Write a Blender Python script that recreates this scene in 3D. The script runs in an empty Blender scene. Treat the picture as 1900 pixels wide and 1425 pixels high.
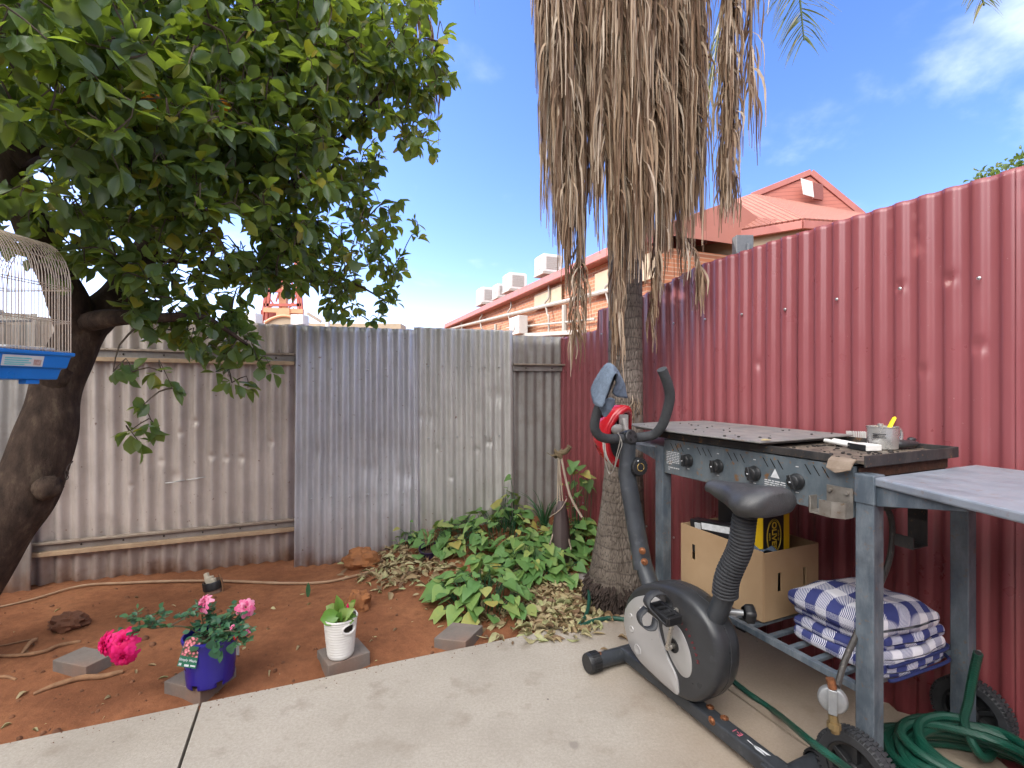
import bpy, math, random
import numpy as np
from mathutils import Vector, Matrix, noise

random.seed(7); NR = np.random.RandomState(7)
SC = bpy.context.scene
COL = SC.collection
# ------------------------------------------------------------------ camera
F, CX, CY, CH = 905.0, 950.0, 712.5, 1.2          # focal length in photo pixels, centre, eye height (m)
cam = bpy.data.cameras.new("camera"); camo = bpy.data.objects.new("camera", cam); COL.objects.link(camo)
camo.location = (0, 0, CH); camo.rotation_euler = (math.radians(90), 0, 0)
cam.sensor_width = 36; cam.lens = 36 * F / 1900; cam.clip_start = 0.05; cam.clip_end = 2000
SC.camera = camo
# ------------------------------------------------------------------ sky, sun, exposure
SUN = Vector((-.85, .20, .50)).normalized()       # direction towards the sun
SUN_EL = math.asin(SUN.z); SUN_ROT = math.atan2(SUN.x, SUN.y)
w = bpy.data.worlds.new("World"); SC.world = w; w.use_nodes = True
nt = w.node_tree; N = nt.nodes; L = nt.links; N.clear()
def wn(t, **k):
    n = N.new(t)
    for a, b in k.items(): setattr(n, a, b)
    return n
sky = wn('ShaderNodeTexSky', sky_type='NISHITA', sun_disc=False, sun_elevation=SUN_EL, sun_rotation=SUN_ROT,
         altitude=300, air_density=1.0, dust_density=.6, ozone_density=1.2)
hsv = wn('ShaderNodeHueSaturation'); hsv.inputs['Saturation'].default_value = 1.22; hsv.inputs['Value'].default_value = 1.0
L.new(sky.outputs[0], hsv.inputs['Color'])
tint = wn('ShaderNodeMix', data_type='RGBA', blend_type='MULTIPLY'); tint.inputs[0].default_value = 1; tint.inputs[7].default_value = (.78, .71, .95, 1); L.new(hsv.outputs[0], tint.inputs[6])
tc = wn('ShaderNodeTexCoord')
sep = wn('ShaderNodeSeparateXYZ'); L.new(tc.outputs['Generated'], sep.inputs[0])
def wmath(op, a, b=None, c=None):
    n = wn('ShaderNodeMath', operation=op)
    for i, q in enumerate((a, b, c)):
        if q is None: continue
        if isinstance(q, (int, float)): n.inputs[i].default_value = q
        else: L.new(q, n.inputs[i])
    return n.outputs[0]
def maprange(v, a, b, c=0, d=1):
    n = wn('ShaderNodeMapRange', interpolation_type='SMOOTHSTEP'); L.new(v, n.inputs[0])
    for i, q in enumerate((a, b, c, d)): n.inputs[i + 1].default_value = q
    return n.outputs[0]
# clouds: noise on the sky plane (direction / height), with unseen cloud added overhead and behind the camera to light the yard
zc = wmath('MAXIMUM', sep.outputs[2], .06)
px_ = wmath('DIVIDE', sep.outputs[0], wmath('ADD', zc, .25)); py_ = wmath('DIVIDE', sep.outputs[1], wmath('ADD', zc, .25))
cmb = wn('ShaderNodeCombineXYZ'); L.new(px_, cmb.inputs[0]); L.new(py_, cmb.inputs[1])
cn = wn('ShaderNodeTexNoise'); cn.inputs['Scale'].default_value = 1.9; cn.inputs['Detail'].default_value = 7
cn.inputs['Roughness'].default_value = .55; cn.inputs['Distortion'].default_value = .25
L.new(cmb.outputs[0], cn.inputs['Vector'])
def lobe(d, a, b):                                  # 1 inside a cone round direction d
    dv = wn('ShaderNodeVectorMath', operation='DOT_PRODUCT'); L.new(tc.outputs['Generated'], dv.inputs[0])
    dv.inputs[1].default_value = Vector(d).normalized()
    return maprange(dv.outputs['Value'], math.cos(math.radians(a)), math.cos(math.radians(b)))
def dirpx(x, y): return Vector(((x - CX) / F, 1, -(y - CY) / F))
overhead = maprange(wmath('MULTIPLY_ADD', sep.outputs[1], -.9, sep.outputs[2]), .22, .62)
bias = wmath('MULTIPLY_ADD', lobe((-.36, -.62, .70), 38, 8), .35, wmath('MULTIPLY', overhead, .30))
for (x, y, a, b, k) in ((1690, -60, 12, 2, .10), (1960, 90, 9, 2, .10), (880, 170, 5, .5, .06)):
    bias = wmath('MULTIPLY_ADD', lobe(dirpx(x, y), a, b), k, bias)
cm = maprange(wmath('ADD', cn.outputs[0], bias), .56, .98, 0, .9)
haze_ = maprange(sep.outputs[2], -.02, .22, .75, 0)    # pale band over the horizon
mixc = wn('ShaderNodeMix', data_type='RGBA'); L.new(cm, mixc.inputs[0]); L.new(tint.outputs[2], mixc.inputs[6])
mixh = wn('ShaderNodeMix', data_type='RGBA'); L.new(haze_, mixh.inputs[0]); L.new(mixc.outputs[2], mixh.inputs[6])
mixh.inputs[7].default_value = (3.7, 4.4, 5.6, 1)
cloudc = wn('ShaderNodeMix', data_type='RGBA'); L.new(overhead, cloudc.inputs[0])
cloudc.inputs[6].default_value = (5.8, 6.0, 6.3, 1); cloudc.inputs[7].default_value = (9, 8.9, 8.8, 1)   # unseen overhead and rear cloud made brighter to lift the yard light
west_fill = lobe((-.36, -.62, .70), 34, 6)                # unseen bright cloud added behind the left shoulder as directional fill
cloudw = wn('ShaderNodeMix', data_type='RGBA'); L.new(west_fill, cloudw.inputs[0]); L.new(cloudc.outputs[2], cloudw.inputs[6]); cloudw.inputs[7].default_value = (25, 24.2, 23, 1)
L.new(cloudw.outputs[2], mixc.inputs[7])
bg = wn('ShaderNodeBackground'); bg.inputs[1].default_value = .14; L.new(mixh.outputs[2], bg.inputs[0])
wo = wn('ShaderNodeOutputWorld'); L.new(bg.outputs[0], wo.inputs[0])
sl = bpy.data.lights.new("sun", 'SUN'); sl.energy = 2.1; sl.angle = math.radians(.53); sl.color = (1, .93, .82)
so = bpy.data.objects.new("sun", sl); COL.objects.link(so); so.rotation_euler = SUN.to_track_quat('Z', 'Y').to_euler(); so.location = (0, 0, 20)
SC.view_settings.view_transform = 'Standard'; SC.view_settings.look = 'None'
SC.view_settings.gamma = 1; SC.view_settings.exposure = 1.62
try:
    SC.cycles.max_bounces = 8; SC.cycles.transparent_max_bounces = 16; SC.cycles.diffuse_bounces = 5
except Exception: pass

# ------------------------------------------------------------------ helpers
def P(px, py, Y): return Vector(((px - CX) / F * Y, Y, CH - (py - CY) / F * Y))       # photo point at a depth
def G(px, py, z=0.0): return P(px, py, F * (CH - z) / (py - CY))                         # photo point on level z
def onplane(px, py, O, ex, ey, l):                                                       # photo point on a thing's own upright plane
    r = (px - CX) / F; ox, oy = O.x + l * ey.x, O.y + l * ey.y
    s = (ox - r * oy) / (r * ex.y - ex.x); Y = oy + s * ex.y
    return s, CH - (py - CY) / F * Y
def frame(o, z, x=None):
    z = Vector(z).normalized(); x = Vector(x) if x is not None else (Vector((0, 0, 1)) if abs(z.z) < .9 else Vector((1, 0, 0)))
    y = z.cross(x).normalized(); x = y.cross(z)
    return Matrix(((x.x, y.x, z.x, o[0]), (x.y, y.y, z.y, o[1]), (x.z, y.z, z.z, o[2]), (0, 0, 0, 1)))
def rootm(o, ex):                                                                        # frame with local x = ex, z up
    ex = Vector((ex[0], ex[1], 0)).normalized()
    return Matrix(((ex.x, -ex.y, 0, o[0]), (ex.y, ex.x, 0, o[1]), (0, 0, 1, o[2]), (0, 0, 0, 1)))
def crv(pts, n=8):                                                                       # Catmull-Rom through points
    pts = [Vector(p) for p in pts]; q = [2 * pts[0] - pts[1]] + pts + [2 * pts[-1] - pts[-2]]; out = []
    for i in range(1, len(q) - 2):
        a, b, c, d = q[i - 1:i + 3]
        for k in range(n):
            t = k / n
            out.append(.5 * ((2 * b) + (c - a) * t + (2 * a - 5 * b + 4 * c - d) * t * t + (3 * b - a - 3 * c + d) * t ** 3))
    return out + [pts[-1]]

class MB:
    def __init__(s, T=None): s.v = []; s.f = []; s.m = []; s.uv = []; s.T = T or Matrix()
    def add(s, vs, fs, mi=0, T=None, uv=None):
        T = s.T @ T if T is not None else s.T; b = len(s.v)
        s.v += [T @ Vector(v) for v in vs]; s.f += [tuple(i + b for i in f) for f in fs]; s.m += [mi] * len(fs)
        s.uv += list(uv) if uv else [(0, 0)] * len(vs); return s
    def box(s, c, d, mi=0, T=None, rz=0):
        c = Vector(c); hx, hy, hz = [q / 2 for q in d]; R = Matrix.Translation(c) @ Matrix.Rotation(rz, 4, 'Z')
        vs = [R @ Vector((x, y, z)) for x in (-hx, hx) for y in (-hy, hy) for z in (-hz, hz)]
        return s.add(vs, [(0, 1, 3, 2), (4, 6, 7, 5), (0, 4, 5, 1), (2, 3, 7, 6), (0, 2, 6, 4), (1, 5, 7, 3)], mi, T)
    def bar(s, a, b, wd, ht, mi=0, up=(0, 0, 1), T=None):                                # box from a to b
        a = Vector(a); b = Vector(b); M = frame((a + b) / 2, b - a, up)
        return s.box((0, 0, 0), (ht, wd, (b - a).length), mi, (T @ M) if T else M)
    def tube(s, pts, r, n=8, mi=0, cap=True, T=None, flat=1.0):
        pts = [Vector(p) for p in pts]; k = len(pts); rr = r if hasattr(r, '__len__') else [r] * k
        vs = []; fs = []; t0 = (pts[1] - pts[0]).normalized()
        u = t0.cross(Vector((0, 0, 1)) if abs(t0.z) < .95 else Vector((1, 0, 0))).normalized()
        for i, p in enumerate(pts):
            t = (pts[min(i + 1, k - 1)] - pts[max(i - 1, 0)])
            t = t.normalized() if t.length > 1e-9 else t0
            u = (u - t * u.dot(t)); u = u.normalized() if u.length > 1e-6 else t.orthogonal().normalized(); v = t.cross(u)
            for j in range(n):
                a = 2 * math.pi * j / n; vs.append(p + (u * math.cos(a) + v * math.sin(a) * flat) * rr[i])
        for i in range(k - 1):
            for j in range(n):
                fs.append((i * n + j, i * n + (j + 1) % n, (i + 1) * n + (j + 1) % n, (i + 1) * n + j))
        if cap: fs.append(tuple(range(n - 1, -1, -1))); fs.append(tuple(range((k - 1) * n, k * n)))
        return s.add(vs, fs, mi, T)
    def lathe(s, prof, n=24, mi=0, T=None, cap=True, skip=None, wob=None):               # profile of (r, z)
        vs = []; fs = []; k = len(prof)
        for i, (r, z) in enumerate(prof):
            for j in range(n):
                a = 2 * math.pi * j / n; q = r * (wob(a, z) if wob else 1); vs.append((q * math.cos(a), q * math.sin(a), z))
        for i in range(k - 1):
            for j in range(n):
                if skip and skip(i, j): continue
                fs.append((i * n + j, i * n + (j + 1) % n, (i + 1) * n + (j + 1) % n, (i + 1) * n + j))
        if cap: fs.append(tuple(range(n - 1, -1, -1))); fs.append(tuple(range((k - 1) * n, k * n)))
        return s.add(vs, fs, mi, T)
    def prism(s, poly, h0, h1, mi=0, T=None):                                            # xy polygon from z=h0 to h1
        n = len(poly); vs = [(x, y, h0) for x, y in poly] + [(x, y, h1) for x, y in poly]
        fs = [tuple(range(n - 1, -1, -1)), tuple(range(n, 2 * n))] + [(i, (i + 1) % n, n + (i + 1) % n, n + i) for i in range(n)]
        return s.add(vs, fs, mi, T)
    def loft(s, rings, mi=0, T=None, cap=True, close=True):
        n = len(rings[0]); vs = [p for r in rings for p in r]; fs = []
        for i in range(len(rings) - 1):
            for j in range(n if close else n - 1):
                fs.append((i * n + j, i * n + (j + 1) % n, (i + 1) * n + (j + 1) % n, (i + 1) * n + j))
        if cap and close: fs.append(tuple(range(n - 1, -1, -1))); fs.append(tuple(range((len(rings) - 1) * n, len(rings) * n)))
        return s.add(vs, fs, mi, T)
    def grid(s, rows, mi=0, T=None, uv=None):                                            # rows of points
        n = len(rows[0]); vs = [p for r in rows for p in r]
        fs = [(i * n + j, i * n + j + 1, (i + 1) * n + j + 1, (i + 1) * n + j) for i in range(len(rows) - 1) for j in range(n - 1)]
        return s.add(vs, fs, mi, T, uv)
    def ball(s, c, r, n=10, mi=0, amp=0, f=3, sq=(1, 1, 1), T=None):
        c = Vector(c); rings = []
        for i in range(n + 1):
            th = math.pi * (i + .02) / (n + .04); ring = []
            for j in range(n * 2):
                ph = math.pi * j / n; d = Vector((math.sin(th) * math.cos(ph), math.sin(th) * math.sin(ph), -math.cos(th)))
                q = r * (1 + amp * noise.fractal(d * f + c * 7, 1.0, 2.0, 4)); ring.append(c + Vector((d.x * sq[0], d.y * sq[1], d.z * sq[2])) * q)
            rings.append(ring)
        return s.loft(rings, mi, T)

XF = {}
def fast_mesh(name, v, f4=None, faces=None, uv=None):
    me = bpy.data.meshes.new(name)
    if f4 is not None:
        v = np.asarray(v, dtype=np.float32); f4 = np.asarray(f4, dtype=np.int32)
        me.vertices.add(len(v)); me.vertices.foreach_set('co', v.ravel())
        me.loops.add(f4.size); me.loops.foreach_set('vertex_index', f4.ravel())
        me.polygons.add(len(f4)); me.polygons.foreach_set('loop_start', np.arange(0, f4.size, f4.shape[1], dtype=np.int32))
        me.polygons.foreach_set('loop_total', np.full(len(f4), f4.shape[1], dtype=np.int32)); me.update(calc_edges=True)
    else: me.from_pydata(v, [], faces); me.update()
    return me
def tag(o, label=None, cat=None, group=None, kind=None):
    if label: o['label'] = label
    if cat: o['category'] = cat
    if group: o['group'] = group
    if kind: o['kind'] = kind
    return o
def thing(name, loc, label, cat, group=None, ex=(1, 0)):
    o = bpy.data.objects.new(name, None); COL.objects.link(o); o.empty_display_size = .1
    M = rootm(loc, ex); o.location = loc; o.rotation_euler = (0, 0, math.atan2(ex[1], ex[0])); XF[o.name] = M
    return tag(o, label, cat, group)
def build(name, mb, mats, parent=None, loc=None, smooth=38, bevel=0, solid=0, sub=0, label=None, cat=None, group=None, kind=None, uv=False):
    if not isinstance(mats, (list, tuple)): mats = [mats]
    M = XF[parent.name] if parent else Matrix.Translation(Vector(loc)) if loc is not None else Matrix()
    Mi = M.inverted(); me = bpy.data.meshes.new(name)
    me.from_pydata([Mi @ v for v in mb.v], [], mb.f)
    for m in mats: me.materials.append(m)
    me.polygons.foreach_set('material_index', mb.m)
    if uv:
        ul = me.uv_layers.new(name='UVMap'); vi = np.zeros(len(me.loops), dtype=np.int32); me.loops.foreach_get('vertex_index', vi)
        ul.data.foreach_set('uv', np.asarray(mb.uv, dtype=np.float32)[vi].ravel())
    me.update()
    o = bpy.data.objects.new(name, me); COL.objects.link(o)
    if smooth:
        me.shade_smooth(); me.set_sharp_from_angle(angle=math.radians(smooth))
    if solid: md = o.modifiers.new('solid', 'SOLIDIFY'); md.thickness = solid; md.offset = 0
    if sub: md = o.modifiers.new('sub', 'SUBSURF'); md.levels = sub; md.render_levels = sub
    if bevel: md = o.modifiers.new('bevel', 'BEVEL'); md.width = bevel; md.segments = 2; md.limit_method = 'ANGLE'; md.angle_limit = math.radians(40)
    XF[o.name] = M
    if parent: o.parent = parent
    elif loc is not None: o.location = loc
    return tag(o, label, cat, group, kind)
def build_each(name, mbs, mats, parent, **k):
    return [build(name, m, mats, parent, **k) for m in mbs]
def leaves(name, tmpl, quads, X, D, U, S, mats, parent=None, loc=None, **k):
    """many leaves: template points, at X, along D, roughly facing U, size S (all arrays)"""
    X = np.asarray(X, float); D = np.asarray(D, float); U = np.asarray(U, float); S = np.asarray(S, float)
    D /= np.linalg.norm(D, axis=1, keepdims=True) + 1e-9
    Yv = np.cross(U, D); Yv /= np.linalg.norm(Yv, axis=1, keepdims=True) + 1e-9; Zv = np.cross(D, Yv)
    t = np.asarray(tmpl); n = len(X); tw = 1 + .25 * NR.randn(n, 1); tw = np.clip(tw, .6, 1.5); cu = np.clip(1 + .9 * NR.randn(n, 1), -1, 3)
    lx = np.tile(t[None, :, 0], (n, 1)); ly = t[None, :, 1] * tw; lz = t[None, :, 2] * cu
    V = X[:, None, :] + S[:, None, None] * (lx[..., None] * D[:, None, :] + ly[..., None] * Yv[:, None, :] + lz[..., None] * Zv[:, None, :])
    M = XF[parent.name] if parent else Matrix.Translation(Vector(loc)); Mi = np.array(M.inverted()); V = V.reshape(-1, 3) @ Mi[:3, :3].T + Mi[:3, 3]
    Q = (np.asarray(quads)[None] + (np.arange(n) * len(t))[:, None, None]).reshape(-1, 4)
    me = fast_mesh(name, V, Q); me.materials.append(mats)
    me.shade_smooth(); o = bpy.data.objects.new(name, me); COL.objects.link(o); XF[o.name] = M
    if parent: o.parent = parent
    else: o.location = loc
    return tag(o, k.get('label'), k.get('cat'), k.get('group'), k.get('kind'))
def leaf_template(ws, curl=.18, fold=.12):                                                # half-widths at stations 0..1
    n = len(ws); v = []; q = []
    for i, wd in enumerate(ws):
        t = i / (n - 1); z = -curl * t * t
        v += [(t, -wd, z + fold * wd * 2), (t, 0, z), (t, wd, z + fold * wd * 2)]
    for i in range(n - 1):
        a = i * 3; q += [(a, a + 3, a + 4, a + 1), (a + 1, a + 4, a + 5, a + 2)]
    return v, q
LEAF = leaf_template([.02, .19, .29, .25, .015], .16, .20)
HEART = ([(-.0, 0, 0), (-.12, .18, .02), (-.10, .36, .05), (.12, .46, .05), (.45, .36, .0), (.98, .0, -.22), (.45, -.36, .0), (.12, -.46, .05), (-.10, -.36, .05), (-.12, -.18, .02), (.2, 0, -.02), (.5, 0, -.06)],
         [(0, 10, 2, 1), (10, 11, 3, 2), (11, 5, 4, 3), (0, 9, 8, 10), (10, 8, 7, 11), (11, 7, 6, 5)])
def text(s, size, o, ex, ey, m, parent, name='lettering', bold=0, ext=.0006, align='CENTER'):
    c = bpy.data.curves.new('t', 'FONT'); c.body = s; c.size = size; c.extrude = ext; c.offset = bold; c.align_x = align; c.align_y = 'CENTER'
    t = bpy.data.objects.new('t', c); me0 = bpy.data.meshes.new_from_object(t)
    M = frame(o, Vector(ex).cross(Vector(ey)), ex); b = MB(); b.add([v.co for v in me0.vertices], [tuple(p.vertices) for p in me0.polygons], 0, M)
    bpy.data.objects.remove(t); bpy.data.curves.remove(c); bpy.data.meshes.remove(me0)
    return build(name, b, m, parent, smooth=0)

# ------------------------------------------------------------------ materials
def rgb(c): return (c[0], c[1], c[2], 1)
class Mat:
    def __init__(s, name):
        s.m = bpy.data.materials.new(name); s.m.use_nodes = True; s.n = s.m.node_tree.nodes; s.l = s.m.node_tree.links
        s.b = s.n['Principled BSDF']; s.tc = s.n.new('ShaderNodeTexCoord'); s.out = s.n['Material Output']
    def node(s, t, ins=None, **k):
        n = s.n.new(t)
        for a, b in k.items(): setattr(n, a, b)
        for a, b in (ins or {}).items():
            if hasattr(b, 'is_linked'): s.l.new(b, n.inputs[a])
            else: n.inputs[a].default_value = b
        return n
    def co(s, scale=(1, 1, 1), src='Object'):
        return s.node('ShaderNodeMapping', {0: s.tc.outputs[src], 3: scale}).outputs[0]
    def noise(s, scale, detail=5, rough=.55, st=(1, 1, 1), dist=0):
        return s.node('ShaderNodeTexNoise', {'Vector': s.co(st), 'Scale': scale, 'Detail': detail, 'Roughness': rough, 'Distortion': dist}).outputs[0]
    def ramp(s, fac, stops):
        r = s.node('ShaderNodeValToRGB', {0: fac}); e = r.color_ramp.elements
        while len(e) < len(stops): e.new(.5)
        for i, (p, c) in enumerate(stops): e[i].position = p; e[i].color = rgb(c) if hasattr(c, '__len__') else (c, c, c, 1)
        return r.outputs[0]
    def mix(s, fac, a, b, bt='MIX'):
        n = s.node('ShaderNodeMix', data_type='RGBA', blend_type=bt)
        for i, q in ((0, fac), (6, a), (7, b)):
            if hasattr(q, 'is_linked'): s.l.new(q, n.inputs[i])
            elif hasattr(q, '__len__'): n.inputs[i].default_value = rgb(q)
            else: n.inputs[i].default_value = q
        return n.outputs[2]
    def math(s, op, a, b=0.0):
        n = s.node('ShaderNodeMath', operation=op)
        for i, q in enumerate((a, b)):
            if hasattr(q, 'is_linked'): s.l.new(q, n.inputs[i])
            else: n.inputs[i].default_value = q
        return n.outputs[0]
    def set(s, **k):
        for a, b in k.items():
            i = s.b.inputs[a.replace('_', ' ')]
            if hasattr(b, 'is_linked'): s.l.new(b, i)
            else: i.default_value = rgb(b) if hasattr(b, '__len__') else b
        return s
    def bump(s, h, st=.3, d=.01):
        n = s.node('ShaderNodeBump', {'Height': h, 'Strength': st, 'Distance': d}); s.l.new(n.outputs[0], s.b.inputs['Normal']); return s
def simple(name, c1, c2=None, scale=20, rough=.55, metal=0, bump=.15, spots=None, bs=None, st=(1, 1, 1), spec=.5, d=.004):
    m = Mat(name); c2 = c2 or tuple(q * .75 for q in c1)
    f = m.noise(scale, 6, .6, st); c = m.ramp(f, [(.32, c2), (.68, c1)])
    if spots:
        for (sc, th, colr, soft) in spots:
            k = m.ramp(m.noise(sc, 7, .62, st), [(th, 0), (th + soft, 1)]); c = m.mix(k, c, colr)
    m.set(Base_Color=c, Roughness=m.ramp(m.noise(scale * 1.7, 4), [(.3, max(0, rough - .12)), (.7, min(1, rough + .1))]), Metallic=metal, Specular_IOR_Level=spec)
    if bump: m.bump(m.noise(bs or scale * 4, 5), bump, d)
    return m.m
def leafmat(name, stops, trans, tw=.35, rough=.42, vein=True):
    m = Mat(name); g = m.node('ShaderNodeNewGeometry'); c = m.ramp(g.outputs['Random Per Island'], stops)
    c = m.mix(m.ramp(m.noise(45, 3), [(.42, 0), (.75, .45)]), c, tuple(min(1, q * 1.3 + .045) for q in stops[0][1]))
    m.set(Base_Color=c, Roughness=rough, Specular_IOR_Level=.5); m.bump(m.noise(110, 3), .25, .003)
    tr = m.node('ShaderNodeBsdfTranslucent', {'Color': m.mix(.6, c, trans)})
    ms = m.node('ShaderNodeMixShader', {0: tw, 1: m.b.outputs[0], 2: tr.outputs[0]}); m.l.new(ms.outputs[0], m.out.inputs[0]); return m.m
# specific materials
def soil_mat():
    m = Mat('red soil'); c = m.ramp(m.noise(2.2, 8, .6), [(.3, (.145, .056, .027)), (.5, (.235, .096, .046)), (.72, (.315, .138, .066))])
    c = m.mix(m.ramp(m.noise(26, 6, .7), [(.40, .0), (.75, .55)]), c, (.085, .032, .016))
    c = m.mix(m.ramp(m.noise(160, 3, .7), [(.62, 0), (.72, .7)]), c, (.30, .16, .09))
    m.set(Base_Color=c, Roughness=.95, Specular_IOR_Level=.15)
    h = m.math('ADD', m.noise(14, 8, .7), m.math('MULTIPLY', m.noise(120, 5, .7), .35)); m.bump(h, .55, .02); return m.m
def concrete_mat():
    m = Mat('concrete'); c = m.ramp(m.noise(1.3, 8, .62), [(.28, (.28, .25, .21)), (.5, (.37, .335, .285)), (.75, (.44, .40, .35))])
    c = m.mix(m.ramp(m.noise(95, 6, .8), [(.40, .42), (.60, 0)]), c, (.22, .185, .15))
    c = m.mix(m.ramp(m.noise(150, 4, .7), [(.58, 0), (.70, .4)]), c, (.50, .46, .40))
    c = m.mix(m.ramp(m.noise(7, 6, .6), [(.56, 0), (.70, .5)]), c, (.20, .165, .13))
    v = m.node('ShaderNodeTexVoronoi', {'Vector': m.co(), 'Scale': 3.6, 'Randomness': 1.0}); rr = m.node('ShaderNodeSeparateColor', {0: v.outputs['Color']}).outputs[0]
    stain = m.math('MULTIPLY', m.ramp(m.math('ADD', v.outputs['Distance'], m.math('MULTIPLY', m.noise(30, 3), .06)), [(.085, 1), (.12, 0)]), m.ramp(rr, [(.45, 0), (.5, .55)]))
    c = m.mix(stain, c, (.16, .14, .125))
    v2 = m.node('ShaderNodeTexVoronoi', {'Vector': m.co((1.3, 1, 1)), 'Scale': 14, 'Randomness': 1.0}); r2 = m.node('ShaderNodeSeparateColor', {0: v2.outputs['Color']}).outputs[1]
    c = m.mix(m.math('MULTIPLY', m.ramp(v2.outputs['Distance'], [(.05, 1), (.09, 0)]), m.ramp(r2, [(.80, 0), (.82, .8)])), c, (.10, .085, .075))
    s_ = m.node('ShaderNodeSeparateXYZ', {0: m.tc.outputs['Object']}); gx = m.math('ADD', s_.outputs[0], m.math('MULTIPLY', m.noise(2.2, 6), 1.1))
    c = m.mix(m.ramp(m.math('MULTIPLY', m.math('SUBTRACT', gx, .75), .8), [(.0, 0), (.5, .55)]), c, (.26, .185, .125))   # tan tint, stronger towards the right of the slab
    m.set(Base_Color=c, Roughness=.85, Specular_IOR_Level=.25)
    m.bump(m.math('ADD', m.noise(150, 6, .75), m.math('MULTIPLY', m.noise(9, 4), .6)), 0.32, .005); return m.m
def galv_mat(name, a, b, dirt=(.13, .095, .07), amt=.55, metal=.25):
    m = Mat(name); c = m.ramp(m.noise(5, 7, .6, (1, 1, .35)), [(.3, b), (.65, a)])
    c = m.mix(m.ramp(m.noise(60, 5, .7, (1, 1, .12)), [(.5, 0), (.85, .35)]), c, tuple(q * .6 for q in b))          # runs
    z = m.node('ShaderNodeSeparateXYZ', {0: m.tc.outputs['Object']}).outputs[2]
    zz = m.math('ADD', z, m.math('MULTIPLY', m.noise(6, 6), .35))
    c = m.mix(m.ramp(m.math('SUBTRACT', zz, .12), [(.0, .95), (.13, .35), (.40, 0)]), c, (.16, .075, .04))                # splashed soil at the foot
    c = m.mix(m.math('MULTIPLY', m.ramp(m.noise(3.2, 7, .65), [(.45, 0), (.68, 1)]), amt), c, dirt)
    c = m.mix(m.ramp(m.noise(33, 6, .6), [(.66, 0), (.71, .75)]), c, (.15, .07, .035))                                 # rust flecks
    m.set(Base_Color=c, Roughness=m.ramp(m.noise(12, 5), [(.3, .38), (.7, .62)]), Metallic=metal, Specular_IOR_Level=.5)
    m.bump(m.noise(25, 6, .6), .12, .006); return m.m
def red_mat():
    m = Mat('red painted steel'); c = m.ramp(m.noise(2.0, 6, .6, (1, 1, .5)), [(.3, (.195, .044, .050)), (.7, (.23, .054, .060))])
    c = m.mix(m.ramp(m.noise(40, 5, .65, (1, 1, .07)), [(.52, 0), (.8, .28)]), c, (.28, .09, .075))
    z = m.node('ShaderNodeSeparateXYZ', {0: m.tc.outputs['Object']}).outputs[2]
    c = m.mix(m.math('MULTIPLY', m.ramp(z, [(.55, 0), (1.0, .40)]), m.ramp(m.noise(3, 5), [(.3, .85), (.7, 1)])), c, (.285, .090, .102))  # paler red with height
    c = m.mix(m.ramp(m.noise(90, 4, .7), [(.70, 0), (.73, .6)]), c, (.5, .38, .34))
    m.set(Base_Color=c, Roughness=m.ramp(m.noise(8, 4), [(.3, .26), (.7, .40)]), Specular_IOR_Level=.62)
    m.bump(m.noise(4, 5, .5), .04, .02); return m.m
def brick_mat():
    m = Mat('brick'); s = m.node('ShaderNodeSeparateXYZ', {0: m.tc.outputs['Object']})
    v = m.node('ShaderNodeCombineXYZ', {0: s.outputs[0], 1: s.outputs[2]})
    b = m.node('ShaderNodeTexBrick', {'Vector': v.outputs[0], 'Color1': rgb((.36, .135, .062)), 'Color2': rgb((.15, .055, .035)), 'Mortar': rgb((.38, .26, .18)), 'Scale': 1, 'Mortar Size': .011,
               'Brick Width': .24, 'Row Height': .086, 'Bias': -.35}); b.offset = .5
    m.set(Base_Color=m.mix(m.ramp(m.noise(1.5, 5), [(.3, 0), (.8, .5)]), b.outputs[0], (.40, .17, .085)), Roughness=.85); m.bump(b.outputs['Fac'], -.5, .01); return m.m
def frond_mat():
    m = Mat('dead palm leaflet'); g = m.node('ShaderNodeNewGeometry')
    c = m.ramp(g.outputs['Random Per Island'], [(0, (.06, .032, .018)), (.24, (.15, .085, .048)), (.45, (.30, .20, .122)), (.75, (.43, .325, .225)), (1, (.56, .47, .37))])
    c = m.mix(m.ramp(m.noise(14, 5, .6, (1, 1, .3)), [(.35, .5), (.7, 0)]), c, (.12, .065, .035))
    m.set(Base_Color=c, Roughness=.7, Specular_IOR_Level=.3)
    tr = m.node('ShaderNodeBsdfTranslucent', {'Color': c}); ms = m.node('ShaderNodeMixShader', {0: .22, 1: m.b.outputs[0], 2: tr.outputs[0]}); m.l.new(ms.outputs[0], m.out.inputs[0]); return m.m
def bark_mat(name, a, b, c3, st=(1, 1, .25), sc=14, ring=0):
    m = Mat(name); c = m.ramp(m.noise(sc, 8, .65, st), [(.3, b), (.55, a), (.78, c3)])
    h = m.noise(sc * 2.2, 8, .7, st)
    if ring:
        wv = m.node('ShaderNodeTexWave', {'Vector': m.co(), 'Scale': ring, 'Distortion': 3.5, 'Detail': 4, 'Detail Scale': 1.5}, bands_direction='Z')
        c = m.mix(m.ramp(wv.outputs[1], [(.0, .42), (.10, 0)]), c, tuple(q * .35 for q in b)); h = m.math('ADD', h, m.math('MULTIPLY', wv.outputs[1], .35))
        v = m.node('ShaderNodeTexVoronoi', {'Vector': m.co((1, 1, .16)), 'Scale': 95}, feature='DISTANCE_TO_EDGE')
        c = m.mix(m.ramp(v.outputs[0], [(.0, .6), (.10, 0)]), c, tuple(q * .3 for q in b)); h = m.math('ADD', h, m.ramp(v.outputs[0], [(0, 0), (.15, .7)]))
    m.set(Base_Color=c, Roughness=.85, Specular_IOR_Level=.25); m.bump(h, .7, .012); return m.m
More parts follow.
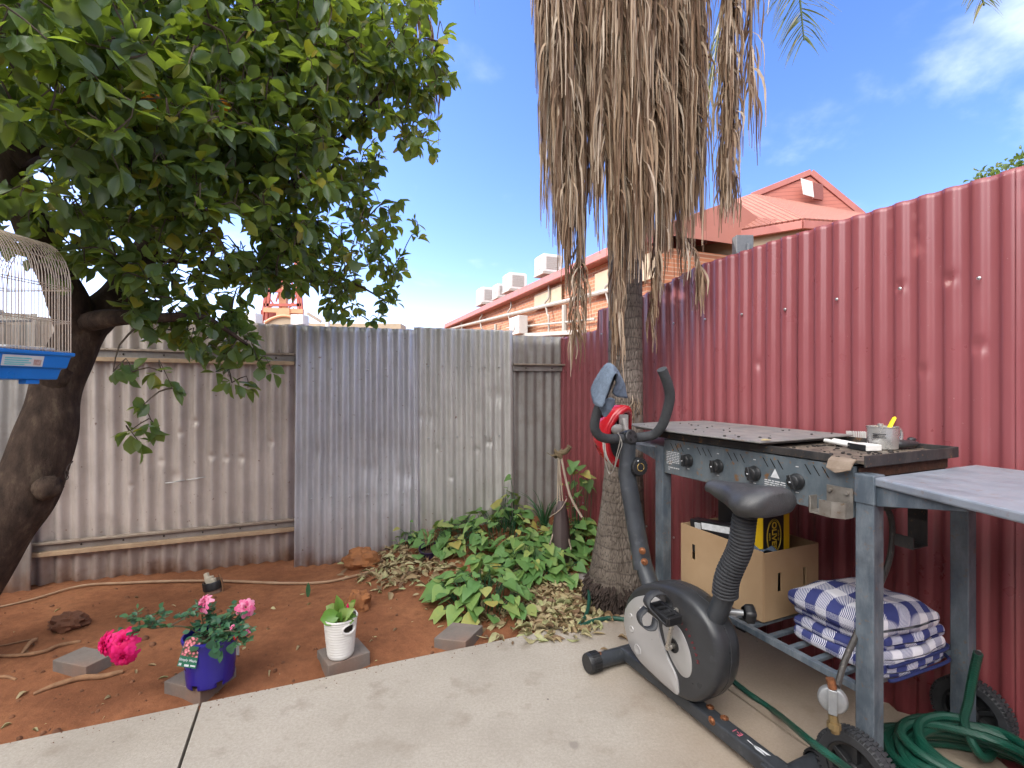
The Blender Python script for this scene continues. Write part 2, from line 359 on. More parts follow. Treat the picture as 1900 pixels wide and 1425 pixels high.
def gingham_mat():
    m = Mat('blue gingham flannel'); s = m.node('ShaderNodeSeparateXYZ', {0: m.tc.outputs['UV']})
    def stripe(x): return m.ramp(m.math('FRACT', m.math('MULTIPLY', x, 11.5)), [(.47, 0), (.53, 1)])
    a = stripe(s.outputs[0]); b = stripe(s.outputs[1])
    tw = m.math('GREATER_THAN', m.math('FRACT', m.math('MULTIPLY', m.math('ADD', s.outputs[0], s.outputs[1]), 190.0)), .5)
    one = m.mix(tw, (.05, .06, .18), (.66, .66, .72)); w = m.mix(m.noise(30, 4), (.60, .60, .67), (.74, .73, .77)); d = m.mix(m.noise(30, 4), (.034, .042, .145), (.055, .066, .20))
    c = m.mix(m.math('MULTIPLY', a, b), m.mix(m.math('MAXIMUM', a, b), w, one), d)
    m.set(Base_Color=c, Roughness=.95, Specular_IOR_Level=.1); m.bump(m.noise(260, 3), .35, .003); return m.m
def steel_mat(name, a, b, dust=(.24, .27, .30), rust=.5, rough=.45):
    m = Mat(name); c = m.ramp(m.noise(7, 7, .6), [(.3, b), (.7, a)])
    c = m.mix(m.ramp(m.noise(16, 7, .7, (1, 1, .3)), [(.42, 0), (.72, .75)]), c, dust)
    c = m.mix(m.ramp(m.noise(5, 8, .7), [(.52, 0), (.70, .55)]), c, tuple(q * .45 for q in b))
    c = m.mix(m.math('MULTIPLY', m.ramp(m.noise(75, 5, .6), [(.615, 0), (.65, 1)]), m.math('MULTIPLY', m.ramp(m.noise(7, 3), [(.45, 0), (.6, 1)]), rust)), c, (.22, .12, .05))
    c = m.mix(m.math('MULTIPLY', m.ramp(m.noise(23, 8, .7), [(.60, 0), (.66, 1)]), rust), c, (.17, .09, .04))
    m.set(Base_Color=c, Roughness=m.ramp(m.noise(15, 5), [(.3, rough - .1), (.7, rough + .15)]), Metallic=.15); m.bump(m.noise(90, 4), .12, .003); return m.m
def ribbed_roof(name, c1, c2, n=12.0, ax=0):
    m = Mat(name); s = m.node('ShaderNodeSeparateXYZ', {0: m.tc.outputs['Object']}).outputs[ax]
    wv = m.math('SINE', m.math('MULTIPLY', s, n * 6.283)); c = m.mix(m.noise(3, 6), c1, c2); m.set(Base_Color=c, Roughness=.75, Specular_IOR_Level=.2); m.bump(wv, .8, .02); return m.m
SOIL = soil_mat(); CONC = concrete_mat()
GALV_A = galv_mat('galvanised brown', (.58, .515, .47), (.45, .39, .35), (.15, .11, .085), .28); GALV_B = galv_mat('galvanised blue grey', (.58, .575, .60), (.42, .415, .435), (.22, .16, .12), .25, .45)
GALV_C = galv_mat('galvanised pale', (.58, .56, .53), (.43, .415, .395), (.20, .18, .14), .22, .3); GALV_D = galv_mat('galvanised old', (.36, .34, .32), (.24, .225, .21))
RAIL = simple('fence rail', (.36, .30, .24), (.24, .19, .15), 14, .5, .3, .2, [(30, .6, (.10, .06, .035), .1)]); RAILTAN = simple('tan fence rail', (.46, .33, .21), (.32, .22, .14), 14, .55, .1, .2)
RED = red_mat(); SCREW = simple('screw zinc', (.55, .55, .55), None, 40, .35, .8, 0)
BRICK = brick_mat(); CREAM = simple('cream render', (.40, .32, .22), (.34, .27, .185), 3, .8, 0, .1)
PINKROOF = ribbed_roof('faded red corrugated roof', (.31, .125, .095), (.35, .15, .115)); PINKTRIM = simple('faded red trim', (.36, .12, .095), (.31, .10, .08), 4, .5, 0, .05)
WHITE = simple('white paint', (.56, .555, .54), (.48, .475, .46), 6, .45, 0, .05); OFFW = simple('off white enamel', (.35, .33, .29), (.28, .26, .23), 6, .5, 0, .05)
GRILLE = simple('grey grille', (.36, .35, .33), (.28, .27, .25), 40, .6, 0, .1)
WALLH = simple('house wall', (.58, .52, .44), (.50, .45, .38), 3, .85, 0, .2)
BARK = bark_mat('citrus bark', (.060, .038, .027), (.022, .014, .010), (.13, .095, .065), (1, 1, .45), 22)
TWIG = bark_mat('twig', (.085, .065, .045), (.05, .035, .025), (.13, .10, .07))
PALMB = bark_mat('palm bark', (.20, .165, .138), (.115, .092, .075), (.30, .26, .22), (1, 1, .3), 9, 5.2)
ROOTB = simple('palm root', (.050, .032, .025), (.022, .014, .011), 60, .9, 0, .6)
FROND = frond_mat()
CITRUS = leafmat('citrus leaf', [(0, (.044, .082, .040)), (.4, (.064, .118, .048)), (.75, (.10, .155, .050)), (.92, (.14, .17, .04)), (1, (.34, .26, .03))], (.46, .60, .03), .48, .36)
VINE = leafmat('vine leaf', [(0, (.085, .20, .055)), (.5, (.14, .27, .075)), (.78, (.24, .34, .095)), (.9, (.38, .40, .12)), (1, (.44, .31, .07))], (.4, .55, .08), .28, .45)
ROSEL = leafmat('rose leaf', [(0, (.018, .075, .040)), (.7, (.035, .12, .055)), (1, (.08, .16, .06))], (.2, .4, .08), .25, .36)
LIVE = leafmat('live palm leaflet', [(0, (.055, .085, .022)), (.6, (.09, .115, .03)), (1, (.22, .17, .05))], (.35, .42, .05), .3, .4)
GUM = leafmat('far tree leaf', [(0, (.035, .075, .02)), (.7, (.07, .12, .035)), (1, (.14, .16, .05))], (.3, .42, .05), .3, .4)
LITTER = leafmat('dry leaf', [(0, (.13, .07, .035)), (.3, (.28, .20, .10)), (.65, (.42, .36, .20)), (1, (.34, .38, .17))], (.4, .3, .15), .15, .7)

# ------------------------------------------------------------------ setting: ground and slab
CORN = Vector((.40, 3.98, 0)); GD = Vector((-.957, -.29, 0)); GN = Vector((.29, -.957, 0))     # grey fence: runs left from the corner, faces the yard
RD = Vector((.454, -.891, 0)); RN = Vector((-.891, -.454, 0))                                # red fence: runs towards the camera
E0 = G(0, 1382, 0); E1 = G(1075, 1157, 0); ED = (E1 - E0).normalized()                        # garden edge of the slab
EN = Vector((-ED.y, ED.x, 0))
def hgt(x, y):
    z = -.035 + .016 * noise.noise(Vector((x * 1.3, y * 1.3, 2))) + .008 * noise.noise(Vector((x * 5, y * 5, 7))) + .004 * noise.noise(Vector((x * 14, y * 14, 1)))
    f = -(Vector((x, y, 0)) - CORN).dot(Vector((-GN.x, -GN.y, 0)))                               # distance in front of the grey fence
    s = (Vector((x, y, 0)) - CORN).dot(GD)
    m = max(0, min(1, (1.75 - s) / .9)); z += .17 * m * m * (3 - 2 * m) * math.exp(-(max(0, f) / .62) ** 2)
    z += .05 * math.exp(-((x + .9) ** 2 + (y - 2.5) ** 2) / .5) - .0 + .03 * math.exp(-((x + 2.2) ** 2 + (y - 2.4) ** 2) / .3)
    d = (Vector((x, y, 0)) - E0).dot(EN)                                                          # distance behind the slab edge
    if d < .0: z = min(z, -.07)
    elif d < .12: z = min(z, -.07 + (d / .12) ** .35 * .055 + .006 * noise.noise(Vector((x * 9, y * 9, 4))))
    return z
def axis(lo, hi, st, far):
    a = list(np.arange(lo, hi, st)); k = st; q = hi; r = lo; up = []; dn = []
    while q < far: k *= 1.35; q += k; up.append(q); r -= k; dn.append(r)
    return dn[::-1] + a + up
xs = axis(-4.2, 2.2, .045, 900); ys = axis(.9, 4.6, .045, 900)
v = [(x, y, hgt(x, y) if -5 < x < 3 and 0 < y < 5.5 else -.05) for y in ys for x in xs]; nx = len(xs)
q = [(j * nx + i, j * nx + i + 1, (j + 1) * nx + i + 1, (j + 1) * nx + i) for j in range(len(ys) - 1) for i in range(nx - 1)]
me = fast_mesh('ground', v, q); me.materials.append(SOIL); me.shade_smooth(); gr = bpy.data.objects.new('ground', me); COL.objects.link(gr); tag(gr, 'reddish brown bare garden soil', None, None, 'structure')

J1 = (G(370, 1310), G(335, 1425)); J2 = (G(1339, 1270), G(1492, 1383))
jd = (J1[1] - J1[0]).normalized(); jd = (jd + (J2[1] - J2[0]).normalized()).normalized()
def hit(p, d, o, e):                                                                              # p + d t meets line o + e u
    den = d.x * e.y - d.y * e.x; t = ((o.x - p.x) * e.y - (o.y - p.y) * e.x) / den; return p + d * t
def slab_piece(a0, a1, name, off0=0, off1=0):
    g = .005; b = MB(); e0, e1 = a0 + ED * g * off0, a1 - ED * g * off1
    top = [e0 + (e1 - e0) * (i / 24) + EN * (.006 * noise.noise((e0 + (e1 - e0) * (i / 24)) * 3)) for i in range(25)]
    poly = [(p.x, p.y) for p in top] + [(e1 + jd * 5).to_2d()[:], (e0 + jd * 5).to_2d()[:]]
    b.prism(poly[::-1], -.12, 0); return b
p1 = hit(J1[0], jd, E0, ED); p2 = hit(J2[0], jd, E0, ED); far = E0 - ED * 6; wall = hit(CORN + RN * .03, RD, E0, ED)
b = MB(); b = slab_piece(far, p1, 's', 0, 1); c = slab_piece(p1, p2, 's', 1, 1)
for q_ in (c,): b.v, b.f, b.m, b.uv = b.v + q_.v, b.f + [tuple(i + len(b.v) for i in f) for f in q_.f], b.m + q_.m, b.uv + q_.uv
# last piece runs up to the red fence with a wavy cast edge
top = [p2 + ED * .005 + (wall - p2 - ED * .005) * (i / 16) for i in range(17)]; e = []
for i in range(260):
    s = i * .019; pt = wall + RD * s + RN * (.05 + .012 * math.sin(s / .076 * 6.283) + .012 * noise.noise(Vector((s * 3, 1, 0)))); e.append(pt)
poly = [(p.x, p.y) for p in top + e] + [(p2 + ED * .005 + jd * 5).to_2d()[:]]
b.prism(poly[::-1], -.12, 0)
tag(build('concrete_patio', b, CONC, smooth=0), 'pale concrete slab with dark expansion joints', None, None, 'structure')

# ------------------------------------------------------------------ corrugated iron
def corrugated(mb, o, d, n, s0, s1, zb, zt, offb, offt, mi=0, amp=.009, pitch=.0762, flat=0, rows=22, dents=(), phase=0.0, curl=0.0):
    cols = int((s1 - s0) / pitch * (16 if flat else 10)) + 1; rr = []
    for j in range(rows + 1):
        t = j / rows; row = []
        for i in range(cols + 1):
            s = s0 + (s1 - s0) * i / cols; z0 = zb(s) if callable(zb) else zb; z1 = zt(s) if callable(zt) else zt
            z = z0 + (z1 - z0) * t; off = offb + (offt - offb) * t + .006 * noise.noise(Vector((s * 2.3, z * 1.6, o.x)))
            a = amp; sh = 0
            for (ds, dz, r, dep) in dents:
                k = math.exp(-(((s - ds) / r) ** 2 + ((z - dz) / (r * .8)) ** 2)); off -= dep * k; a *= 1 - .3 * k; sh += .01 * k
            if curl: off += curl * max(0, t - .8) ** 2 * 8
            p = o + d * s + n * (off + a * (math.tanh(flat * math.sin((s + sh) / pitch * 6.28318 + phase)) / math.tanh(flat) if flat else math.sin((s + sh) / pitch * 6.28318 + phase))); row.append(Vector((p.x, p.y, z)))
        rr.append(row)
    mb.grid(rr, mi); return mb
gf = thing('grey_corrugated_fence', CORN + GD * 1.8, 'weathered grey corrugated iron fence of patched sheets behind the garden bed', 'fence')
def sheet(nm, mat, *a, label=None, par=gf, **k): return build(nm, corrugated(MB(), *a, **k), mat, par, smooth=60, solid=.0012, label=label)
jit = lambda z, a, f, ph=0: (lambda s: z + a * noise.noise(Vector((s * f, ph, 0))))
sheet('sheet', GALV_D, CORN, GD, GN, 3.43, 6.2, -.12, jit(1.63, .02, 3), .10, .03, phase=.5, dents=[(3.7, .5, .2, .02)])
sheet('sheet', GALV_A, CORN, GD, GN, 1.93, 3.5, -.12, jit(1.615, .015, 4, 2), 0, 0, dents=[(2.73, .60, .035, .013), (2.5, .72, .022, .012), (2.33, .70, .022, .012), (2.95, .55, .022, .010), (2.6, .95, .020, .010), (2.68, .88, .020, .010), (2.15, .8, .022, .008), (2.42, .705, .018, .010), (2.8, .7, .018, .009)], rows=110, amp=.0175, pitch=.092, label='brownish sheet with dents and two rails')
sheet('sheet', GALV_B, CORN, GD, GN, 1.165, 1.985, -.12, jit(1.605, .008, 2, 5), .15, .045, phase=1.2, dents=[(1.25, .55, .08, .018), (1.5, .6, .06, .010), (1.85, .75, .06, .009)], rows=40, amp=.0135, label='blue grey sheet leaning in front')
sheet('sheet', GALV_C, CORN, GD, GN, .42, 1.185, .0, jit(1.62, .006, 2, 9), .085, .03, phase=2.0, dents=[(.62, .75, .022, .016), (.72, .70, .022, .016), (1.02, .72, .02, .013), (.9, .5, .025, .008), (1.1, .95, .06, .01), (.55, 1.1, .08, .012)], rows=100, amp=.0125, label='pale sheet with small dents')
sheet('sheet', GALV_D, CORN, GD, GN, -.01, .5, .0, 1.585, 0, 0, phase=.3, dents=[(.1, .8, .05, .012)])
def rail(s0, s1, z0, z1, two=True):
    b = MB()
    def strip(zo, h, off, th, mi): b.bar(CORN + GD * s0 + GN * off + Vector((0, 0, z0 + zo)), CORN + GD * s1 + GN * off + Vector((0, 0, z1 + zo)), th, h, mi)
    strip(.030, .014, .030, .040, 0); strip(.0, .044, .018, .016, 1)
    if two: strip(-.033, .026, .034, .046, 2)
    for k in range(int((s1 - s0) / .22)):
        s = s0 + .12 + .22 * k; t = (s - s0) / (s1 - s0); b.ball(CORN + GD * s + GN * .028 + Vector((0, 0, z0 + (z1 - z0) * t + .002)), .006, 4, 3)
    build('rail', b, [RAIL, GALV_D, RAILTAN, ROOTB], gf, smooth=0, bevel=.002)
rail(1.995, 3.46, .235, .20); rail(1.995, 4.6, 1.375, 1.405); rail(-.03, .415, 1.325, 1.325, False)
b = MB()
for i in range(2):
    a = onplane(308 + 40 * i, 897 - 6 * i, CORN + GN * .02, GD, GN, 0); p = CORN + GN * .03 + GD * a[0] + Vector((0, 0, a[1]))
    b.grid([[p + GD * (-.035 * k) + GN * (.012 * math.sin(k * 1.4)) + Vector((0, 0, .004 * k + dz)) for k in range(4)] for dz in (0, .008)])
build('torn_metal_strip', b, WHITE, gf, solid=.002)
for (s0, s1, z, o_) in ((.5, 1.15, 1.33, .045), (.5, 1.15, .80, .06), (1.22, 1.95, 1.30, .075), (1.22, 1.95, .42, .13)):
    for k in range(6): b = MB(); b.ball(CORN + GD * (s0 + (s1 - s0) * (k + .4) / 6) + GN * (o_ + .012) + Vector((0, 0, z + .01 * random.random())), .007, 4); build('fence_nail', b, SCREW, gf)

rf = thing('red_corrugated_fence', CORN + RD * 2, 'tall dark red painted corrugated steel fence along the right side', 'fence')
def rtop(s):
    if s < .49: return 1.575 + .035 * s
    return float(np.interp(s, [.49, .94, 1.43, 1.92, 2.25, 2.72, 5.2], [1.735, 1.765, 1.862, 1.885, 1.892, 1.90, 1.91])) + .006 * noise.noise(Vector((s * 4, 0, 0)))
edges = [-.0, .50, 1.22, 1.95, 2.70, 3.45, 4.2, 5.2]
for i in range(7):
    s0, s1 = edges[i], edges[i + 1] + .03
    dn = [] if i not in (3, 2) else ([(2.52, 1.575, .020, .010), (2.37, 1.575, .018, .009), (2.60, 1.33, .024, .007), (2.44, 1.25, .020, .007)] if i == 3 else [(1.78, 1.3, .02, .005)])
    build('sheet', corrugated(MB(), CORN, RD, RN, s0, s1, -.06, rtop, -.006 * (i % 2), -.006 * (i % 2), amp=.0062, flat=2.2, rows=110, dents=dn, phase=.4), RED, rf, smooth=60, solid=.0012)
for z in (1.555, .30):
    for k in range(22):
        s = .1 + .2286 * k; p = CORN + RD * s + RN * .014 + Vector((0, 0, z + .012 * noise.noise(Vector((s * 7, z, 0)))))
        if z < rtop(s) - .1: b = MB(); b.lathe([(.0065, 0), (.0065, .004), (.003, .006)], 6, 0, frame(p, RN)); build('roofing_screw', b, SCREW, rf)

# ------------------------------------------------------------------ beyond the fences
a0 = P(1035, 515, 12.9); a0.z = 0; wd = Vector((-.37, .93, 0)).normalized()                       # far brick wall, runs away to the left
bb = thing('brick_building', a0, 'long orange brick building with red gutter beyond the grey fence', 'building', ex=wd)
T = XF[bb.name]
b = MB(T); b.box((3.8, -2.05, 1.95), (15.0, 4, 3.9)); build('wall', b, BRICK, bb, smooth=0)
b = MB(T); b.box((3.8, .10, 3.98), (15.4, .28, .20)); b.bar((-3.9, .24, 3.94), (11.5, .24, 3.94), .02, .10); build('gutter', b, PINKTRIM, bb, smooth=0, bevel=.03)
b = MB(T); b.add([(-3.9, .1, 4.08), (11.5, .1, 4.08), (11.5, -2.05, 5.0), (-3.9, -2.05, 5.0), (-3.9, -4.2, 4.08), (11.5, -4.2, 4.08)], [(0, 1, 2, 3), (3, 2, 5, 4), (0, 3, 4), (1, 5, 2)]); build('roof', b, PINKROOF, bb, smooth=0)
b = MB(T)
b.tube([(-3.6, .09, 3.16), (10.8, .09, 3.80)], .055, 8); b.tube([(-2, .09, 2.66), (3.5, .09, 3.05)], .03, 6)
for x in (-2.6, .4, 3.2, 6.2, 8.8):
    zt = 3.14 + (x + 4) * .0446; b.tube(crv([(x, .07, 3.9), (x, .07, zt + .22), (x + .12, .12, zt + .10), (x + .12, .10, zt), (x + .05, .08, zt - .25), (x, .07, zt - .4), (x, .07, 1.5)], 3), .03, 6)
b.tube([(-.55, .09, 3.2), (-.55, .09, 1.0)], .07, 8); b.tube([(4.6, .09, 3.3), (4.6, .09, 1.9)], .05, 8)
build('drain_pipe', b, OFFW, bb)
b = MB(T); b.bar((-1.5, .12, 2.42), (6.0, .12, 2.95), .25, .10); build('ledge', b, OFFW, bb, smooth=0)
for q_ in (((.6, .012, 3.58), (1.7, .03, .42)), ((-3.0, .012, 3.45), (2.2, .03, .5))): b = MB(T); b.box(*q_); build('rendered_patch', b, CREAM, bb, smooth=0)
def cooler(x, y, z, s, name, lab, base=True):
    r = thing(name, T @ Vector((x, y, z)), lab, 'air conditioner', 'evaporative coolers along the brick building' if base else None, ex=wd); M = XF[r.name]
    b = MB(M); b.box((0, 0, s * .62), (s, s, s * .82)); b.box((0, 0, s * 1.05), (s * .92, s * .92, s * .06)); build('cabinet', b, WHITE, r, smooth=0, bevel=s * .05)
    b = MB(M)
    for fx, fy in ((0, .5), (-.5, 0), (.5, 0)):
        b.box((fx * s, fy * s, s * .64), (s * .66 if fy else .012, .012 if fy else s * .66, s * .60))
        for k in range(7): b.box((fx * s * 1.02, fy * s * 1.02, s * (.38 + .085 * k)), (s * .66 if fy else .014, .014 if fy else s * .66, s * .018))
    build('louvre', b, GRILLE, r, smooth=0)
    b = MB(M); b.box((0, 0, s * .15), (s * 1.06, s * 1.06, s * .1)); build('tray', b, OFFW, r, smooth=0, bevel=.01)
    b = MB(M); b.box((0, 0, -.08), (s * .55, s * .55, .48)); build('duct', b, OFFW, r, smooth=0)
def onwall(px, py, off=0): q = onplane(px, py, a0, wd, T.to_3x3() @ Vector((0, 1, 0)), off); return q[0], q[1]
for (px, py, s, lab) in ((1017, 517, .62, 'largest white rooftop cooler, partly behind the hanging palm fronds'), (955, 547, .66, 'white boxy rooftop cooler just left of the largest cooler'), (931, 559, .56, 'small rooftop cooler tucked between two others on the brick building'), (904, 571, .72, 'farthest left rooftop cooler on the brick building')):
    x, z = onwall(px, py, -.55); cooler(x, -.55, z, s, 'rooftop_cooler', lab)
x, z = onwall(962, 620, .25); r = thing('wall_air_conditioner', T @ Vector((x, .25, z - .02)), 'white split air conditioner unit on the brick wall above the grey fence', 'air conditioner', ex=wd); M = XF[r.name]
b = MB(M); b.box((0, 0, .27), (.75, .3, .54)); build('cabinet', b, WHITE, r, smooth=0, bevel=.02)
b = MB(M); b.lathe([(.2, 0), (.2, .012), (.17, .02)], 20, 0, frame((M @ Vector((.08, .152, .28))), M.to_3x3() @ Vector((0, 1, 0))) if 0 else M.inverted() @ frame(M @ Vector((.08, .152, .28)), M.to_3x3() @ Vector((0, 1, 0)))); build('fan_grille', b, GRILLE, r)
b = MB(M); b.tube([(-.3, 0, -.01), (-.3, 0, -.3), (-.3, -.28, -.3)], .02, 6); build('bracket', b, OFFW, r); b = MB(M); b.tube(crv([(.38, 0, .1), (.5, -.1, .05), (.45, -.2, -.2)], 4), .025, 6); build('refrigerant_pipe', b, OFFW, r)

# gabled house with faded red roof
h0 = P(1489, 409, 9.5); hl = P(1245, 450, 11.0); hr = P(1640, 424, 9.8); h0.z = hl.z = hr.z = 4.38
gl = P(1395, 363, 11.6); gp = P(1505, 319, 11.4); grr = P(1602, 399, 11.2); back = Vector((.5, 5.5, 0))
hs = thing('gabled_house', (h0.x, h0.y, 0), 'cream house with faded red corrugated hip roof and gable behind the red fence', 'house')
lz = P(1240, 412, 13.4); lz2 = Vector((lz.x, lz.y, gl.z - .1))
def poly(name, pts, m, par, th=.05, **k):
    b = MB(); nrm = (pts[1] - pts[0]).cross(pts[2] - pts[0]).normalized(); n = len(pts)
    b.add(list(pts) + [p + nrm * th for p in pts], [tuple(range(n))[::-1], tuple(range(n, 2 * n))] + [(i, (i + 1) % n, n + (i + 1) % n, n + i) for i in range(n)]); return build(name, b, m, par, smooth=0, **k)
poly('roof', [hl, h0, gl, lz2], PINKROOF, hs); poly('roof', [h0, hr, grr, gl], ribbed_roof('faded red skirt roof', (.33, .135, .102), (.37, .158, .122), 10), hs)
poly('gable_roof', [gl, gp, gp + back, gl + back], PINKROOF, hs, -.06); poly('gable_roof', [gp, grr, grr + back, gp + back], PINKROOF, hs, -.06)
gm = Mat('red weatherboard'); zz = gm.node('ShaderNodeSeparateXYZ', {0: gm.tc.outputs['Object']}).outputs[2]; fr = gm.math('FRACT', gm.math('MULTIPLY', zz, 11.0))
gm.set(Base_Color=gm.mix(gm.ramp(fr, [(.0, .8), (.16, 0)]), (.43, .15, .11), (.16, .045, .035)), Roughness=.6); gm.bump(fr, .8, .02)
gi = [gl + Vector((.12, .06, .0)), grr + Vector((-.12, .06, .03)), gp + Vector((0, .06, -.10))]; poly('gable_wall', gi, gm.m, hs, .04)
b = MB(); b.bar(gl, gp, .05, .13); b.bar(gp, grr, .05, .13); b.bar(hl - Vector((0, 0, .08)), h0 - Vector((0, 0, .08)), .08, .16); b.bar(h0 - Vector((0, 0, .08)), hr - Vector((0, 0, .08)), .08, .16); b.bar(h0, gl, .05, .05)
build('bargeboard', b, PINKTRIM, hs, smooth=0, bevel=.01)
fac = lambda u, v_, o: P(1486 + u * 40, 331 + v_ * 34 + u * 7, 11.25 - o)
b = MB(); b.grid([[fac(.55, .15, 0), fac(1.0, .15, 0)], [fac(.55, 1, 0), fac(1.0, 1, 0)]]); build('gable_vent', b, simple('vent slats', (.22, .06, .05), (.14, .04, .03), 60, .6), hs, smooth=0, solid=.06)
b = MB(); b.grid([[fac(.0, .0, .02), fac(.52, .08, .06)], [fac(.12, .85, .02), fac(.6, .92, .06)]]); build('vent_panel', b, WHITE, hs, smooth=0, solid=.03)
b = MB(); ins = Vector((.06, .12, 0)); dn = Vector((0, 0, -4.35))
for pa, pb in ((hl, h0), (h0, hr)):
    A, B = pa + ins, pb + ins; A.z = B.z = 4.33; b.add([A, B, B + Vector((0, 0, -4.5)), A + Vector((0, 0, -4.5)), A + Vector((.2, .2, 0)), B + Vector((.2, .2, 0)), B + Vector((.2, .2, -4.5)), A + Vector((.2, .2, -4.5))], [(0, 1, 2, 3), (7, 6, 5, 4), (0, 4, 5, 1), (0, 3, 7, 4), (1, 5, 6, 2)])
build('wall', b, CREAM, hs, smooth=0)
b = MB(); b.box(P(1378, 463, 9.3), (.32, .2, .5)); b.tube([P(1388, 452, 9.2), P(1388, 485, 9.2)], .05, 8); build('meter_box', b, simple('grey box', (.10, .11, .12), None, 20, .5), hs, smooth=0, bevel=.01)

# mine headframe far behind, and the low sheds under it
tw = thing('steel_headframe_tower', P(525, 588, 60) * Vector((1, 1, 0)) if 0 else Vector((P(525, 588, 60).x, 60, 0)), 'red lattice steel headframe tower far behind the citrus tree', 'tower')
TR = simple('tower red paint', (.40, .10, .07), (.30, .07, .05), 2, .6, 0, 0); TO = simple('tower orange beam', (.58, .30, .16), (.50, .25, .13), 2, .6, 0, 0)
def tp(x, y, k=0): p = P(x, y, 60 + k); return p
b = MB()
for k in (0, 4):
    for (x0, x1) in ((486, 503), (494, 508), (562, 552), (556, 548)): b.bar(tp(x0, 600, k), tp(x1, 470, k), .3, .3)
    for y in (566, 540, 510, 485):
        f = (600 - y) / 130; b.bar(tp(486 + 17 * f, y, k), tp(562 - 10 * f, y, k), .3, .35)
    for i in range(8):
        x0 = 490 + 9 * i; b.bar(tp(x0, 572, k), tp(x0 + 9, 566 if i % 2 else 578, k), .14, .14)
    for (xa, ya, xb, yb) in ((492, 566, 505, 510), (508, 566, 492, 540), (556, 566, 540, 520), (540, 566, 556, 540), (512, 560, 528, 510), (545, 565, 530, 520)): b.bar(tp(xa, ya, k), tp(xb, yb, k), .16, .16)
build('lattice_frame', b, TR, tw, smooth=0)
b = MB(); b.bar(tp(490, 575, -.6), tp(563, 578, -.6), .4, .55); b.box(tp(526, 555, 1), (.9, .6, 3.2)); b.box(tp(526, 579, -.8), (1.6, .4, .9)); build('beam', b, TO, tw, smooth=0)
b = MB(); b.box(tp(522, 585, 2), (4.8, 1.0, 1.2)); build('dark_red_hood', b, simple('dark red sheet', (.24, .045, .035), None, 3, .7), tw, smooth=0)  # low dark red box between the lattice faces
b = MB(); b.box(tp(526, 535, 1.5), (.9, .9, 3.0)); build('winch_house', b, simple('dark steel', (.06, .07, .09), None, 3, .7), tw, smooth=0)
sh = thing('arched_roof_shed', Vector((P(525, 600, 30).x, 30, 0)), 'low cream building with arched gable showing over the grey fence', 'building')
b = MB(); Y = 30; arch = [P(493, 598, Y), P(505, 592, Y), P(517, 588, Y), P(530, 587, Y), P(545, 590, Y), P(560, 597, Y), P(560, 712, Y), P(493, 712, Y)]
b.add(arch + [p + Vector((0, 3, 0)) for p in arch], [tuple(range(8))[::-1], tuple(range(8, 16))] + [(i, (i + 1) % 8, 8 + (i + 1) % 8, 8 + i) for i in range(8)]); build('arched_wall', b, CREAM, sh, smooth=0)
b = MB(); b.tube(crv([P(491, 599, Y - .1), P(505, 591, Y - .1), P(525, 586, Y - .1), P(548, 590, Y - .1), P(562, 598, Y - .1)], 4), .09, 6); build('coping', b, TO, sh)
b = MB(); b.box((P(600, 0, Y).x, Y + .8, 2.45), (9.5, 1.5, 4.95)); build('wall', b, CREAM, sh, smooth=0)
for (px0, px1, y0, y1, k, nm, lab) in ((452, 481, 582, 600, 28, 'roof_tank', 'white box tank left of the red headframe tower'), (545, 568, 585, 602, 27, 'roof_unit', 'white roof unit right of the arched cream gable'), (604, 611, 578, 602, 27, 'vent_pipe', 'single white vent pipe standing up behind the grey fence')):
    A = P(px0, y0, k); B = P(px1, y1, k); b = MB(); b.box(((A.x + B.x) / 2, k, (A.z + 0) / 2), (B.x - A.x, .8 if nm != 'vent_pipe' else .22, A.z)); tag(build(nm, b, WHITE, None, (A.x, k, 0), smooth=0, bevel=.03), lab, {'roof_tank': 'tank', 'roof_unit': 'roof unit', 'vent_pipe': 'pipe'}[nm])
b = MB(); b.bar(P(570, 581, 27), P(596, 597, 27), .1, .16); b.bar(P(571, 580, 27), P(571, 640, 27), .1, .12); tag(build('slanting_conveyor', b, RAIL, None, (P(571, 640, 27).x, 27, 0), smooth=0), 'thin slanting grey beam behind the grey fence', 'beam')
# unseen house added left of the yard: its shadow covers the garden
hb = thing('unseen_shade_house', (-6.6, 1, 0), 'unseen cream rendered house added to shade the yard from the left', 'house')
b = MB(); b.box((-1.3, -3.6, 1.25), (10.6, 3, 2.5)); build('wall', b, WALLH, hb, smooth=0)
b = MB(); b.box((-9.3, 1.2, 2.95), (5.4, 9.2, 5.9)); build('wall', b, WALLH, hb, smooth=0)
b = MB(); b.box((-9.3, 1.2, 5.96), (5.7, 9.4, .12)); build('roof', b, PINKROOF, hb, smooth=0)
